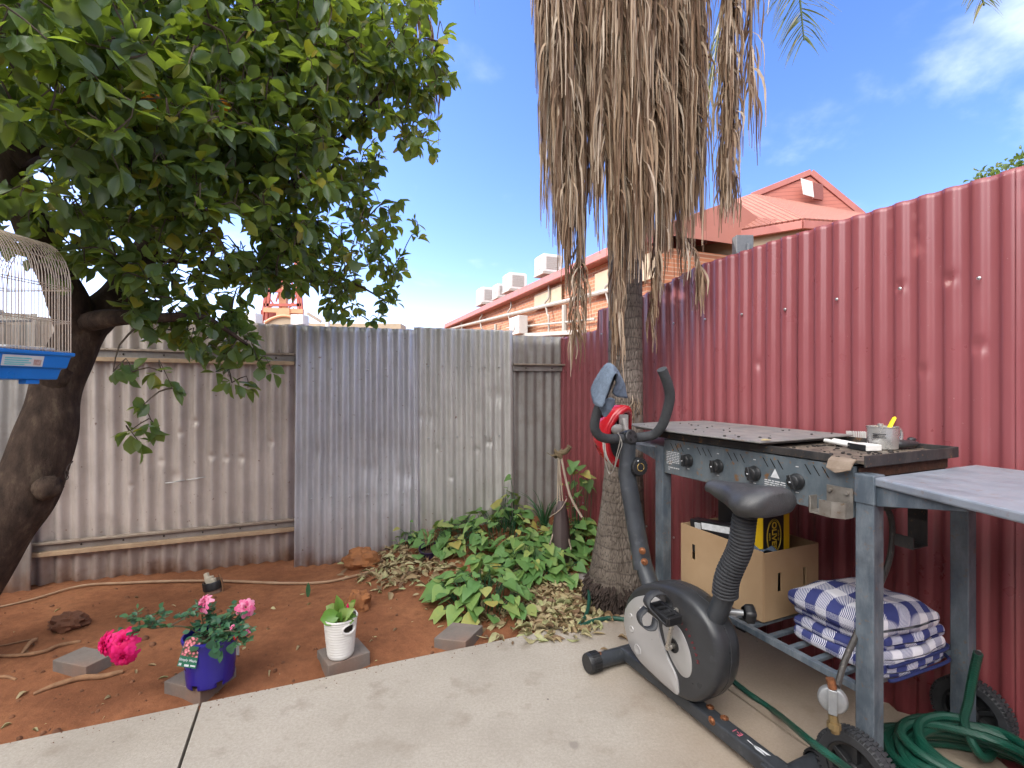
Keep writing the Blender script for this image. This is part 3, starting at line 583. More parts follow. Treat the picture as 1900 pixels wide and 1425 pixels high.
# ------------------------------------------------------------------ citrus tree
tr = thing('citrus_tree', (G(-150, 1240).x, G(-150, 1240).y, 0), 'leafy citrus tree with dark leaning trunk at the left of the garden bed', 'tree')
tk = [(-175, 1260, 2.02), (-90, 1110, 2.05), (-5, 985, 2.1), (52, 900, 2.15), (88, 800, 2.2), (108, 710, 2.25), (140, 640, 2.3), (165, 590, 2.32)]
tp_ = [P(*a) for a in tk]; tp_[0].z = -.08
limbs = [(crv(tp_, 8), [.145, .132, .123, .118, .110, .105, .10, .092]),
         (crv([P(150, 620, 2.31), P(120, 540, 2.2), P(60, 420, 2.05), P(25, 300, 1.95), P(60, 260, 1.92), P(118, 232, 1.9), P(200, 120, 1.9), P(250, -80, 2.0)], 6), [.09, .075, .06, .052, .048, .045, .03, .015]),
         (crv([P(165, 600, 2.32), P(215, 550, 2.4), P(262, 480, 2.5), P(300, 400, 2.6), P(345, 300, 2.6), P(420, 190, 2.6), P(480, 40, 2.7), P(500, -150, 2.8)], 6), [.085, .07, .062, .055, .045, .036, .026, .014]),
         (crv([P(285, 440, 2.55), P(380, 400, 2.6), P(470, 370, 2.65), P(560, 330, 2.7), P(660, 230, 2.7), P(740, 130, 2.6)], 5), [.045, .034, .028, .022, .015, .008]),
         (crv([P(150, 600, 2.3), P(210, 590, 2.15), P(300, 590, 2.2), P(380, 590, 2.3), P(460, 640, 2.4)], 5), [.05, .035, .022, .014, .007]),
         (crv([P(262, 480, 2.5), P(400, 490, 2.75), P(520, 500, 3.0), P(640, 520, 3.2), P(720, 560, 3.3)], 5), [.018, .014, .011, .008, .005]),
         (crv([P(60, 300, 1.95), P(-100, 150, 1.8), P(-250, 0, 1.8)], 5), [.05, .035, .015])]
b = MB(); nodes = []
def rad(rs, k, n):
    t = k / (n - 1) * (len(rs) - 1); i = min(int(t), len(rs) - 2); return rs[i] + (rs[i + 1] - rs[i]) * (t - i)
for li, (pts, rs) in enumerate(limbs):
    n = len(pts); rr = [rad(rs, k, n) * (1 + .16 * noise.noise(pts[k] * 5)) for k in range(n)]
    b.tube(pts, rr, 14 if li == 0 else 9)
    if li: nodes += [tuple(p) for p in pts[n // 4:]]
for (px, py, Y, r) in ((88, 905, 2.09, .05), (104, 700, 2.2, .06)): b.ball(P(px, py, Y), r, 8, 0, .25)
build('trunk', b, BARK, tr, smooth=70)
blobs = [(120, 120, 1.7, .55, 1.1), (400, 80, 2.1, .65, 1.15), (640, 110, 2.5, .52, 1.2), (290, 300, 1.95, .46, 1.0), (510, 300, 2.4, .58, 1.1), (605, 430, 3.0, .46, 1.1), (430, 470, 2.6, .38, .9),
         (180, 470, 2.2, .30, .5), (675, 530, 3.25, .28, 1.0), (0, -160, 1.9, .8, .8), (350, -230, 2.4, .85, .8), (640, -120, 2.8, .62, .9), (230, 190, 3.3, .8, .6), (520, 170, 3.5, .75, .7),
         (60, 60, 1.35, .30, 1.3), (60, 330, 1.8, .33, .7), (330, 590, 2.3, .24, 1.0), (430, 625, 2.45, .16, 1.0), (250, 545, 2.05, .18, .8), (560, 530, 2.9, .34, .9), (760, 150, 2.5, .20, 1.2), (340, 200, 2.0, .5, 1.0), (-150, 250, 1.9, .6, .6), (560, 60, 2.3, .4, .9)]
cl = []; HOLES = [(525, 575, 2.9, .13), (525, 575, 2.5, .10), (525, 570, 2.1, .09), (62, 285, 1.9, .15), (62, 285, 1.7, .12), (275, 470, 2.45, .17), (275, 470, 2.15, .12), (160, 560, 2.2, .16), (60, 230, 1.7, .08)]
for (px, py, Y, r, dn) in blobs:
    c = P(px, py, Y); n = int(dn * 165 * (r / .5) ** 2.4) + 6
    for k in range(n):
        d = Vector(NR.randn(3)).normalized() * r * (random.random() ** .42) * (1 + .22 * noise.noise(c * 3 + Vector((k, 0, 0))))
        p = c + d; px_p = CX + p.x / p.y * F if p.y > .3 else 0; py_p = CY - (p.z - CH) / p.y * F
        if p.y < 1.02 or noise.noise(p * 2.6 + Vector((9, 3, 1))) < -.32: continue
        if any((p - P(*h_[:3])).length < h_[3] for h_ in HOLES): continue
        if (py_p > 540 and px_p < 180) or (462 < px_p < 600 and py_p > 532 and py_p < 640): continue
        cl.append(p)
spr = [(785, 255, 2.45), (800, 280, 2.45), (770, 265, 2.42), (812, 150, 2.4), (830, 140, 2.38), (822, 60, 2.42), (770, 410, 3.2), (775, 440, 3.2), (745, 475, 3.25), (735, 560, 3.3), (700, 590, 3.3), (650, 590, 3.2),
       (245, 690, 2.0), (300, 690, 2.05), (320, 720, 2.05), (262, 755, 2.0), (240, 800, 2.0), (262, 825, 2.0), (285, 790, 2.02), (400, 690, 2.4), (430, 710, 2.4), (480, 670, 2.45), (505, 690, 2.45), (360, 640, 2.2), (385, 660, 2.3), (460, 720, 2.45), (210, 690, 1.98)]
cl += [P(*a) for a in spr]
# every clump hangs on the nearest older node, so the twigs form a tree
A = np.array(nodes); done = [Vector(p) for p in nodes]; par = []
order = sorted(range(len(cl)), key=lambda i: np.min(((A - np.array(cl[i])) ** 2).sum(1)))
allp = np.array(list(nodes) + [tuple(cl[i]) for i in order]); b = MB(); m0 = len(nodes)
for k, i in enumerate(order):
    p = cl[i]; d2 = ((allp[:m0 + k] - np.array(p)) ** 2).sum(1); a = Vector(allp[int(np.argmin(d2))]); md = (a + p) / 2 + Vector((0, 0, .04)) + Vector(NR.randn(3)) * .02
    par.append((p - a)); b.tube(crv([a, md, p], 2), [.0045, .0040, .0032, .0025, .002] if (p - a).length > .12 else [.003, .003, .0025, .002, .0016], 4, cap=False)
build('twigs', b, TWIG, tr, smooth=0)
X = []; D = []; U = []; S = []
for k, i in enumerate(order):
    p = cl[i]; out = par[k].normalized() if par[k].length > 1e-4 else Vector((1, 0, 0)); big = i >= len(cl) - len(spr)
    nl = random.randint(6, 9)
    for j in range(nl):
        d = (out * .6 + Vector(NR.randn(3)) * .75 + Vector((0, 0, -.28))).normalized()
        X.append(p + d * .012 - out * .10 * random.random() * (j / nl)); D.append(d); U.append(Vector((0, -.25, 1)) + Vector(NR.randn(3)) * .5); S.append((.058 + .028 * random.random()) if random.random() < .8 else .040)
leaves('crown', *LEAF, X, D, U, S, CITRUS, tr)
ORG = simple('orange peel', (.72, .26, .02), (.62, .20, .01), 30, .4, 0, .3, bs=140)
for (px, py, Y) in ((412, 200, 2.0), (283, 185, 1.9), (420, 60, 2.4)):
    b = MB(); b.ball(P(px, py, Y), .036, 10, 0, .02); build('orange', b, ORG, tr)
b = MB(); q0 = P(124, 868, 2.08)
b.tube([q0 + Vector((-.02, .05, .02)), q0, q0 + Vector((0, 0, -.012))], .003, 6)
for k in range(2): b.tube([q0 + Vector((.007 * math.cos(a) * (1 - k), .007 * math.cos(a) * k, -.022 - .018 * k + .010 * math.sin(a))) for a in np.linspace(0, 6.283, 12)], .002, 5, cap=False)
build('hook', b, ROOTB, tr)

# ------------------------------------------------------------------ palm
PX, PY_ = P(1148, 1100, 2.78).x, 2.78
pt = thing('palm_tree', (PX, PY_, 0), 'tall palm with ringed grey trunk and a hanging skirt of dead brown fronds', 'palm tree')
b = MB(); prof = []
for k in range(150):
    z = -.06 + 4.4 * k / 149; r = float(np.interp(z, [-.06, .03, .08, .16, .30, .48, .66, 1.1, 1.6, 4.4], [.15, .165, .172, .163, .142, .122, .110, .098, .094, .10]))
    r += .0035 * math.exp(-((z * 7.5 + .4 * math.sin(z * 3)) % 1) * 6); prof.append((r, z))
b.lathe(prof, 30, 0, Matrix.Translation((PX, PY_, 0)), wob=lambda a, z: 1 + .018 * noise.noise(Vector((math.cos(a) * 3, math.sin(a) * 3, z * 2.5))))
for v in b.v: v.x += .018 * math.sin(v.z * 1.1) + .02 * min(1, v.z)
build('trunk', b, PALMB, pt, smooth=60)
b = MB()
for k in range(900):
    a = random.random() * 6.283; z = -.05 + .15 * random.random(); r = .178 + .02 * random.random() - max(0, z - .05) * .2; p = Vector((PX + r * math.cos(a), PY_ + r * math.sin(a), z))
    o_ = Vector((math.cos(a), math.sin(a), 0)); b.tube([p - o_ * .03 + Vector((0, 0, .012)), p, p + o_ * (.008 + .012 * random.random()) + Vector((NR.randn() * .006, NR.randn() * .006, -.018))], [.007, .006, .003], 5)
build('root_mass', b, ROOTB, pt)
b = MB()
for k in range(26): # torn fibre hanging on the trunk
    z = 1.05 + .1 * random.random(); a = -math.pi / 2 + .2 + .9 * random.random(); c = Vector((PX + .02, PY_, 0)); d0 = Vector((math.cos(a), math.sin(a), 0))
    b.tube(crv([c + d0 * .095 + Vector((0, 0, z)), c + d0 * .12 + Vector((-.01, 0, z - .05)), c + d0 * .10 + Vector((-.06 * random.random(), 0, z - .10))], 3), .002, 4)
build('torn_fibre', b, FROND, pt)
# dead fronds: a midrib and many thin leaflets hanging along it
def strips(V, Q, pts, w0, ang, taper=.25):
    n = len(pts); b0 = len(V); c, s_ = math.cos(ang), math.sin(ang)
    for i, p in enumerate(pts):
        t = i / (n - 1); wd = w0 * min(1, .5 + 3 * t) * (1 - (1 - taper) * t) * .5; a2 = ang + .8 * math.sin(3 * t + ang * 5); o = (math.cos(a2) * wd, math.sin(a2) * wd, 0)
        V.append((p[0] - o[0], p[1] - o[1], p[2])); V.append((p[0] + o[0], p[1] + o[1], p[2]))
    for i in range(n - 1): a = b0 + i * 2; Q.append((a, a + 1, a + 3, a + 2))
def dead_frond(px0, py0, px1, py1, Y0, Y1, wpx, n, label=None, lmin=.22, lmax=.58, par=None, sparse=False):
    par = par or pt
    A = P(px0, py0, Y0); Bp = P(px1, py1, Y1); L_ = (Bp - A).length; half = wpx / F * Y0 * .5; V = []; Q = []; rib = []
    sw = [NR.randn() * .03, random.random() * 6]
    for k in range(11):
        t = k / 10; p = A + (Bp - A) * t; rib.append(p + Vector((sw[0] * math.sin(2.5 * t + sw[1]), .02 * math.sin(3 * t + sw[1]), 0)))
    def ribat(t): t = max(0, min(.999, t)) * 10; i = int(t); return rib[i] + (rib[i + 1] - rib[i]) * (t - i)
    for k in range(int(n * 1.5)):
        t = random.random() ** .9 * .90; p = ribat(t); side = random.choice((-1, 1)); ln = (lmin + (lmax - lmin) * random.random()) * min(1, (1.05 - t) * 3.2 + .35)
        spread = half * (.25 + .9 * random.random()) * side * (1.0 - .35 * t); dep = NR.randn() * .05
        m = 6; pts = []; wob = random.random() * 6.3; wa = .001 + .006 * random.random()
        for i in range(m + 1):
            u = i / m; e = min(1, u * 2.4) ** .7
            pts.append((p.x + spread * e + wa * math.sin(wob + 7 * u), p.y + dep * e + wa * math.cos(wob + 6 * u), p.z - ln * (u ** 1.12) + .02 * (1 - e)))
        strips(V, Q, pts, .006 + .011 * random.random(), NR.randn() * .55)
    M = XF[par.name]; Mi = np.array(M.inverted()); V = np.array(V) @ Mi[:3, :3].T + Mi[:3, 3]; me = fast_mesh('dead_frond', V, Q); me.materials.append(FROND)
    o = bpy.data.objects.new('dead_frond', me); COL.objects.link(o); o.parent = par; XF[o.name] = M
    if label: o['label'] = label
    b = MB(); b.tube(rib, list(np.linspace(.016, .004, 11)), 6, flat=.6); build('midrib', b, FROND, o)
    return o
R_ = random.uniform
for (x0, x1, yb, Y, n) in ((1005, 1022, 470, 2.55, 300), (1035, 1050, 555, 2.5, 330), (1062, 1068, 620, 2.52, 300), (1076, 1074, 470, 2.62, 240), (1020, 1040, 420, 2.85, 260), (1050, 1060, 500, 2.95, 260),
                           (1133, 1136, 490, 2.48, 330), (1150, 1160, 540, 2.44, 360), (1180, 1185, 520, 2.42, 360), (1210, 1215, 560, 2.45, 340), (1235, 1228, 500, 2.50, 300), (1135, 1152, 440, 2.60, 260), (1195, 1200, 430, 2.55, 260),
                           (1262, 1252, 540, 2.50, 320), (1284, 1270, 490, 2.54, 320), (1296, 1278, 430, 2.6, 240), (1272, 1274, 470, 2.75, 240), (1240, 1255, 520, 2.85, 240), (1150, 1150, 470, 3.05, 220), (1200, 1215, 480, 3.05, 220), (1100, 1105, 430, 3.0, 200)):
    dead_frond(x0, R_(-330, -190), x1, yb - R_(85, 150), Y, Y + .02, R_(38, 58), n)
dead_frond(1392, -220, 1334, 400, 2.30, 2.40, 34, 420, 'single dead frond hanging apart to the right', .16, .30)
dead_frond(1395, -120, 1385, 240, 2.28, 2.30, 26, 36, None, .2, .4)
dead_frond(1150, 330, 1142, 640, 2.44, 2.55, 26, 90, 'thin loose strand in front of the trunk', .15, .34); dead_frond(1215, 420, 1214, 600, 2.5, 2.55, 16, 40, None, .12, .25); dead_frond(1275, 430, 1270, 540, 2.55, 2.6, 16, 30, None, .12, .25)
dead_frond(1068, 460, 1062, 640, 2.55, 2.6, 34, 46, None, .12, .25); dead_frond(785, -120, 800, 190, 3.0, 3.0, 30, 46, 'thin brown frond hanging beside the citrus crown', .15, .4); dead_frond(770, -120, 775, 120, 3.0, 3.0, 22, 26, None, .15, .4)
# live fronds above and to the side
def live_frond(pts, ln, n, mat_=LIVE, droop=.9, wd=.012, label=None, flat=None):
    pts = crv([Vector(p) for p in pts], 8); V = []; Q = []; m = len(pts)
    for k in range(n):
        t = .15 + .85 * k / n; f = t * (m - 1.001); i = int(f); p = pts[i] + (pts[i + 1] - pts[i]) * (f - i); tg = (pts[i + 1] - pts[i]).normalized()
        sd = tg.cross(Vector((0, 0, 1))); sd = sd.normalized() if sd.length > .05 else Vector((1, 0, 0)); sd = tg.cross(flat).normalized() if flat else sd; l_ = ln * (.55 + .45 * math.sin(math.pi * min(1, t * .9 + .1))) * R_(.75, 1.1)
        for sgn in (-1, 1):
            d = (sd * sgn * R_(.45, .8) + tg * R_(.5, .8) + Vector((0, 0, R_(-.1, .3)))).normalized(); q = []
            for j in range(6): u = j / 5; q.append(p + d * l_ * u * (1 - .25 * droop * u) + Vector((0, 0, -droop * l_ * .75 * u * u)))
            strips(V, Q, q, wd, R_(-.5, .5), .1)
    M = XF[pt.name]; Mi = np.array(M.inverted()); V = np.array(V) @ Mi[:3, :3].T + Mi[:3, 3]; me = fast_mesh('live_frond', V, Q); me.materials.append(mat_); o = bpy.data.objects.new('live_frond', me); COL.objects.link(o); o.parent = pt; XF[o.name] = M
    if label: o['label'] = label
    b = MB(); b.tube(pts, list(np.linspace(.016, .003, m)), 6); build('midrib', b, mat_, o)
top = Vector((PX + .03, PY_, 4.35))
live_frond([top, P(1330, -420, 2.6), P(1440, -230, 2.5), P(1476, -60, 2.45), P(1492, 75, 2.42)], .27, 90, droop=.45, label='green drooping frond right of the dead skirt', flat=Vector((.3, 1, .1)))
live_frond([top, P(1330, -380, 3.1), P(1345, -60, 3.2), P(1325, 120, 3.2), P(1308, 250, 3.2)], .28, 46)
live_frond([top, P(1400, -500, 2.3), P(1650, -420, 1.9), P(1790, -120, 1.75), P(1826, 10, 1.72)], .15, 60, droop=.4, flat=Vector((0, 1, 0)), label='dark frond tip at the top right corner')
live_frond([top, P(1420, -380, 2.8), P(1460, -180, 2.9), P(1425, -40, 2.9)], .34, 40)
live_frond([top, P(900, -420, 2.9), P(800, -330, 3.0), P(760, -250, 3.0)], .35, 44)
for k in range(7):
    a = k * .9 + .35; d = Vector((math.cos(a), math.sin(a), 0)); live_frond([top, top + d * .55 + Vector((0, 0, .85)), top + d * 1.25 + Vector((0, 0, 1.0)), top + d * 1.9 + Vector((0, 0, .5))], .42, 40)

# tree beyond the red fence
ft = thing('leafy_tree', (P(1890, 700, 8).x + .6, 8, 0), 'small bright green tree crown rising behind the red fence', 'tree')
b = MB(); c0 = Vector((8.9, 8, 0)); b.tube(crv([c0, c0 + Vector((.05, 0, 1.6)), c0 + Vector((-.1, .1, 3.2)), c0 + Vector((0, .1, 4.4))], 5), list(np.linspace(.13, .03, 16)), 8)
for (dx, dy, dz) in ((-.9, 0, 4.3), (.8, .3, 4.6), (-.4, .6, 4.7), (.3, -.6, 4.4), (-.7, -.5, 4.0)): b.tube(crv([c0 + Vector((-.05, .05, 2.6)), c0 + Vector((dx * .5, dy * .5, 3.7)), c0 + Vector((dx, dy, dz))], 4), .02, 5)
build('trunk', b, BARK, ft); X = []; D = []; U = []; S = []
for (px, py, Y, r) in ((1900, 355, 8, .62), (1840, 345, 8, .30), (1960, 310, 8.2, .6), (1900, 400, 8, .6), (1985, 420, 8, .8), (1815, 345, 7.9, .12)):
    c = P(px, py, Y)
    for k in range(int(120 * (r / .5) ** 2.2) + 8):
        q = c + Vector(NR.randn(3)).normalized() * r * random.random() ** .4
        for j in range(7): d = Vector(NR.randn(3)) + Vector((0, 0, -.2)); X.append(q + d * .03); D.append(d); U.append(Vector((0, 0, 1)) + Vector(NR.randn(3)) * .5); S.append(R_(.06, .10))
leaves('crown', *LEAF, X, D, U, S, GUM, ft)

# ------------------------------------------------------------------ ground plants
def vine(px, py, r, h, n, label, climb=0.0, gy=None, sz=(.055, .098), squash=1.0):
    c = G(px, py, 0.02 if gy is None else gy); c.z = hgt(c.x, c.y); t = thing('vine_plant', c, label, 'plant', 'heart leaved plants in the corner bed'); X = []; D = []; U = []; S = []; b = MB()
    for k in range(n):
        a = random.random() * 6.283; q = r * math.sqrt(random.random()); x = c.x + q * math.cos(a) * 1.15; y = c.y + q * math.sin(a) * squash; d_ = q / r
        if (Vector((x, y, 0)) - CORN).dot(GN) < .06 or (Vector((x, y, 0)) - CORN).dot(RN) < .06: continue
        if (Vector((x, y, 0)) - E0).dot(EN) < .06 or math.hypot(x - PX, y - PY_) < .2: continue
        z = hgt(x, y) + .03 + h * (1 - d_ * d_) * (.35 + .65 * random.random()) + climb * random.random() ** 1.5
        p = Vector((x, y, z)); o_ = Vector((math.cos(a) + .4 * NR.randn(), math.sin(a) - .25 + .4 * NR.randn(), -.05 - .30 * random.random())).normalized()
        X.append(p); D.append(o_); U.append(Vector((0, -.15, 1)) + Vector(NR.randn(3)) * .26); S.append(R_(*sz) * (1.0 if random.random() < .8 else .6))
        base = Vector((c.x + (x - c.x) * .6, c.y + (y - c.y) * .6, hgt(x, y))); b.tube(crv([base, (base + p) / 2 + Vector((NR.randn() * .02, NR.randn() * .02, .03)), p], 2), [.0028, .0026, .0022, .002, .0016], 4, cap=False)
    if not X: print("EMPTY VINE", px, py, c, (c - CORN).dot(GN), (c - CORN).dot(RN)); return
    build('stems', b, LITTER if 0 else ROSEL, t, smooth=0); leaves('leaves', *HEART, X, D, U, S, VINE, t)
vine(893, 1112, .25, .22, 115, 'broad clump of bright heart leaved vine nearest the loose paver')
vine(975, 1052, .24, .20, 80, 'heart leaved vine clump in front of the leaning dead palm sheath')
vine(835, 1030, .26, .12, 70, 'low yellowish vine spreading left beside the half buried pot')
vine(930, 1000, .36, .20, 110, 'vine clump along the foot of the pale grey sheet', gy=.1)
vine(952, 985, .12, .40, 34, 'upright vine shoot standing highest against the grey sheet', gy=.1)
vine(1070, 1020, .20, .20, 70, 'vine clump between the palm trunk and the red fence corner', gy=.05)
vine(1072, 1028, .10, .15, 40, 'thin vine climbing up the red fence', climb=.48, gy=.0)
vine(752, 1010, .07, .22, 16, 'small dark sprig at the left end of the vine bed', gy=.08, sz=(.04, .06))
vine(1010, 1040, .30, .16, 80, 'vine leaves in the middle of the corner bed', gy=.05)
# strap leaved clump
sp = thing('strap_leaf_plant', G(1010, 985, .1), 'narrow green strap leaves rising out of the vine bed', 'plant'); V = []; Q = []; c = G(1010, 985, .1)
for k in range(26):
    a = random.random() * 6.283; l_ = R_(.22, .48); d = Vector((math.cos(a), math.sin(a), 0)); strips(V, Q, [tuple(c + d * (.02 + l_ * .55 * u * u) + Vector((0, 0, l_ * (u - .35 * u ** 3)))) for u in np.linspace(0, 1, 7)], .016, R_(-.6, .6), .1)
me = fast_mesh('leaves', np.array(V) - np.array(c), Q); me.materials.append(ROSEL); o = bpy.data.objects.new('leaves', me); COL.objects.link(o); o.parent = sp
# dead palm sheath leaning in the corner
ds = thing('dead_palm_sheath', P(1042, 1075, 3.1) * Vector((1, 1, 0)), 'dead brown palm sheath with knotted grey stalks leaning in the corner', 'dead palm frond'); SH = simple('dead sheath', (.115, .085, .085), (.06, .042, .042), 9, .6, 0, .4, st=(1, 1, .2)); STK = simple('grey stalk', (.40, .33, .26), (.26, .20, .15), 20, .75, 0, .4, st=(1, 1, .2))
Yd = 3.15; b = MB(); rows = []
for (py, x0, x1) in ((1062, 1030, 1052), (1035, 1027, 1056), (1000, 1024, 1058), (975, 1026, 1056), (950, 1030, 1052), (930, 1036, 1048)):
    rows.append([P(x0 + (x1 - x0) * u, py, Yd - .05 * math.sin(math.pi * u) + .001 * (py - 930) * .0) for u in np.linspace(0, 1, 7)])
b.grid(rows); build('sheath', b, SH, ds, solid=.006)
b = MB(); kn = P(1036, 842, Yd + .18)
for pts in (((1036, 846), (1035, 900), (1033, 950), (1026, 990), (1020, 1010)), ((1037, 846), (1042, 905), (1046, 950), (1054, 995), (1060, 1020)), ((1040, 842), (1050, 890), (1060, 925), (1080, 960)), ((1038, 850), (1038, 905), (1040, 940))):
    b.tube(crv([P(x, y, Yd + .18 * (1 - i / 3) - .03 * 0) for i, (x, y) in enumerate(pts)], 4), .0085, 7, flat=.6)
b.tube(crv([P(1019, 960, Yd), P(1040, 945, Yd - .06), P(1052, 925, Yd)], 3), .003, 5); build('stalk', b, STK, ds)
b = MB()
for k in range(5): a0_ = k * .35; b.tube([kn + Vector((.024 * math.cos(a + a0_), .024 * math.sin(a + a0_) * .8, .012 * math.sin(a * 2 + k) + .008 * (k - 2))) for a in np.linspace(0, 6.283, 14)], .008, 6, cap=False)
b.tube(crv([kn, kn + Vector((.05, -.02, .02)), kn + Vector((.075, -.03, .055))], 4), [.014, .016, .017, .018, .019, .018, .016, .018, .02], 8); b.tube(crv([kn, kn + Vector((-.04, -.02, -.01)), kn + Vector((-.08, -.02, .01))], 3), [.008] * 4 + [.003] * 3, 6); build('knot', b, simple('knotted fibre', (.20, .15, .085), (.10, .07, .04), 50, .9, 0, .6), ds)
# litter
X = []; D = []; U = []; S = []
regs = [(1030, 1100, 70, 50, 560), (900, 1130, 55, 26, 40), (790, 1060, 90, 30, 220), (735, 1035, 50, 45, 280), (990, 1060, 110, 50, 300), (1085, 1120, 40, 40, 160), (1270, 1090, 40, 15, 70), (1010, 1150, 60, 18, 90)]
for (px, py, sx, sy, n) in regs:
    for k in range(n):
        qx, qy = px + NR.randn() * sx * .6, py + NR.randn() * sy * .6
        if qy < 985: continue
        p = G(qx, qy, .03)
        if (p - CORN).dot(GN) < .03 or (p - CORN).dot(RN) < .03: continue
        p.z = hgt(p.x, p.y) + .004 + .016 * random.random()
        if (p - E0).dot(EN) < .015: p.z = .008
        X.append(p); a = random.random() * 6.283; D.append((math.cos(a), math.sin(a), R_(-.3, .35))); U.append((NR.randn() * .5, NR.randn() * .5, 1)); S.append(R_(.035, .085))
for k in range(80):
    p = G(R_(-30, 900), R_(1080, 1370), -.02)
    if (p - E0).dot(EN) < .05 or (p - CORN).dot(GN) < .1: continue
    p.z = hgt(p.x, p.y) + .004; X.append(p); a = random.random() * 6.283; D.append((math.cos(a), math.sin(a), .05)); U.append((NR.randn() * .3, NR.randn() * .3, 1)); S.append(R_(.012, .05) * R_(.5, 1))
leaves('leaf_litter', *leaf_template([.01, .13, .18, .12, .01], .3, .5), X, D, U, S, LITTER, None, loc=(0, 0, 0), label='dry curled leaves lying under the vines', kind='stuff')
# pebbles and crumbs of soil
b = MB()
for k in range(260):
    p = G(R_(-40, 1000), R_(1070, 1380), -.03)
    if (p - E0).dot(EN) < .03 or (p - CORN).dot(GN) < .1: continue
    p.z = hgt(p.x, p.y); b.ball(p, R_(.002, .009) * (1 if random.random() < .9 else 2), 4, 0, .4)
for k in range(110):
    p = E0 + (E1 - E0) * random.random() - EN * (.002 + .07 * random.random() ** 1.6 * .9); p.z = .0005; b.ball(p, R_(.0008, .0026), 4, 0, .4)
tag(build('soil_crumbs', b, simple('crumb', (.20, .085, .04), (.11, .045, .022), 20, .95, 0, .4), smooth=60), 'small lumps and pebbles on the red soil', None, None, 'stuff')
# ------------------------------------------------------------------ barbecue cart
ST = steel_mat('weathered blue steel', (.105, .135, .165), (.055, .072, .095)); STD = steel_mat('dark grimy steel', (.030, .030, .032), (.016, .016, .017), (.07, .06, .055), .9, .55)
PLATE = steel_mat('dusty cover plate', (.21, .21, .21), (.15, .15, .155), (.28, .255, .225), .6, .5); PANEL = steel_mat('spotted panel', (.12, .15, .17), (.065, .083, .10), (.19, .215, .235), 1.0, .4)
TOPM = steel_mat('blue grey shelf top', (.26, .29, .34), (.18, .205, .25), (.30, .32, .36), .4, .42)
GREASE = simple('greasy hotplate', (.20, .16, .12), (.05, .042, .036), 24, .6, .1, .5, [(60, .58, (.015, .012, .010), .08)]); BLACK = simple('black plastic', (.018, .019, .021), (.012, .012, .013), 30, .42, 0, .1); RUBBER = simple('dusty rubber', (.035, .037, .042), (.02, .021, .024), 25, .65, 0, .25)
WHT = simple('white print', (.62, .64, .66), None, 60, .6, 0, 0); RUST = simple('rusty copper bolt', (.32, .13, .055), (.15, .06, .03), 90, .45, .5, .3); TAR = simple('galvanised fitting', (.34, .35, .36), (.24, .25, .26), 30, .4, .5, .1); BRASS = simple('brass fitting', (.34, .25, .12), (.2, .14, .07), 40, .45, .6, .1)
BO = Vector((1.026, 1.40, 0)); BX = Vector((-.407, .9135, 0)).normalized()
cart = thing('barbecue_cart', BO, 'weathered blue grey gas barbecue cart with four knobs, wheels and slatted lower shelf', 'barbecue', ex=BX)
T = XF[cart.name]; BY = Vector((-BX.y, BX.x, 0)); TL = T.inverted()
def cp(px, py, y=0.0): s, z = onplane(px, py, BO, BX, BY, y); return Vector((s, y, z))
LX, DP, HT = .858, -.50, .935
for (x, y, z0) in ((0, 0, .05), (0, DP, .05), (LX, 0, 0), (LX, DP, 0)):
    b = MB(T); b.box((x, y, (z0 + HT - .012) / 2), (.050, .048, HT - .012 - z0)); lg = build('leg', b, ST, cart, smooth=0, bevel=.003)
    if z0 == 0: b = MB(T); b.box((x, y, .012), (.055, .053, .03)); build('foot_cap', b, BLACK, lg, smooth=0, bevel=.004)
b = MB(T); b.box((.43, .012, .885), (.80, .016, .150)); b.box((.43, .004, .970), (.80, .02, .012), 0); pn = build('control_panel', b, PANEL, cart, smooth=0, bevel=.003)
SLOT = simple('slot black', (.004, .004, .004), None, 9, .9, 0, 0)
for k in range(5):
    for j in range(3):
        x = .775 - .152 * k - .028 * j
        if x > .08: b = MB(T); b.add([(x + dx, .0212, z) for dx, z in ((.0105, .945), (.0145, .945), (-.0055, .915), (-.0095, .915))], [(0, 1, 2, 3)]); build('vent_slot', b, SLOT, pn, smooth=0)
for k, x in enumerate((.682, .528, .365, .205)):
    M = T @ frame((x, .020, .885), (0, 1, 0)); b = MB(M); b.lathe([(.026, 0), (.027, .004), (.025, .007), (.0225, .012), (.021, .026), (.018, .028)], 24); b.box((0, 0, .024), (.046, .013, .026), rz=.12 * k); kn_ = build('knob', b, BLACK, pn, bevel=.0015)
    b = MB(M); b.box((.0, .0, .038), (.003, .006, .002)); b.add([(.046, -.005, .002), (.049, -.005, .002), (.049, .005, .002), (.046, .005, .002)], [(0, 1, 2, 3)]); b.add([(-.037, -.006, .002), (-.034, -.006, .002), (-.034, .006, .002), (-.037, .006, .002)], [(0, 1, 2, 3)]); build('knob_mark', b, WHT, kn_, smooth=0)
b = MB(T)
for_x = 0
def txtblock(x0, x1, z1, rows, dz):
    for r in range(rows):
        x = x1
        while x > x0 + .004:
            l_ = R_(.006, .020); xe = max(x0, x - l_); b.add([(x, .0213, z1 - r * dz), (xe, .0213, z1 - r * dz), (xe, .0213, z1 - r * dz - dz * .5), (x, .0213, z1 - r * dz - dz * .5)], [(0, 1, 2, 3)]); x = xe - .003
            if r == rows - 1 and random.random() < .3: break
txtblock(.735, .812, .908, 8, .0072); txtblock(.735, .80, .842, 2, .009); build('printed_notice', b, WHT, pn, smooth=0); b = MB(T); txtblock(.245, .325, .872, 5, .0072)
b.add([(.302, .0213, .882), (.268, .0213, .882), (.285, .0213, .913)], [(0, 2, 1)]); build('printed_warning', b, WHT, pn, smooth=0)
b = MB(T); b.box((.43, -.235, .887), (.80, .46, .145)); build('burner_box', b, STD, cart, smooth=0, bevel=.003)
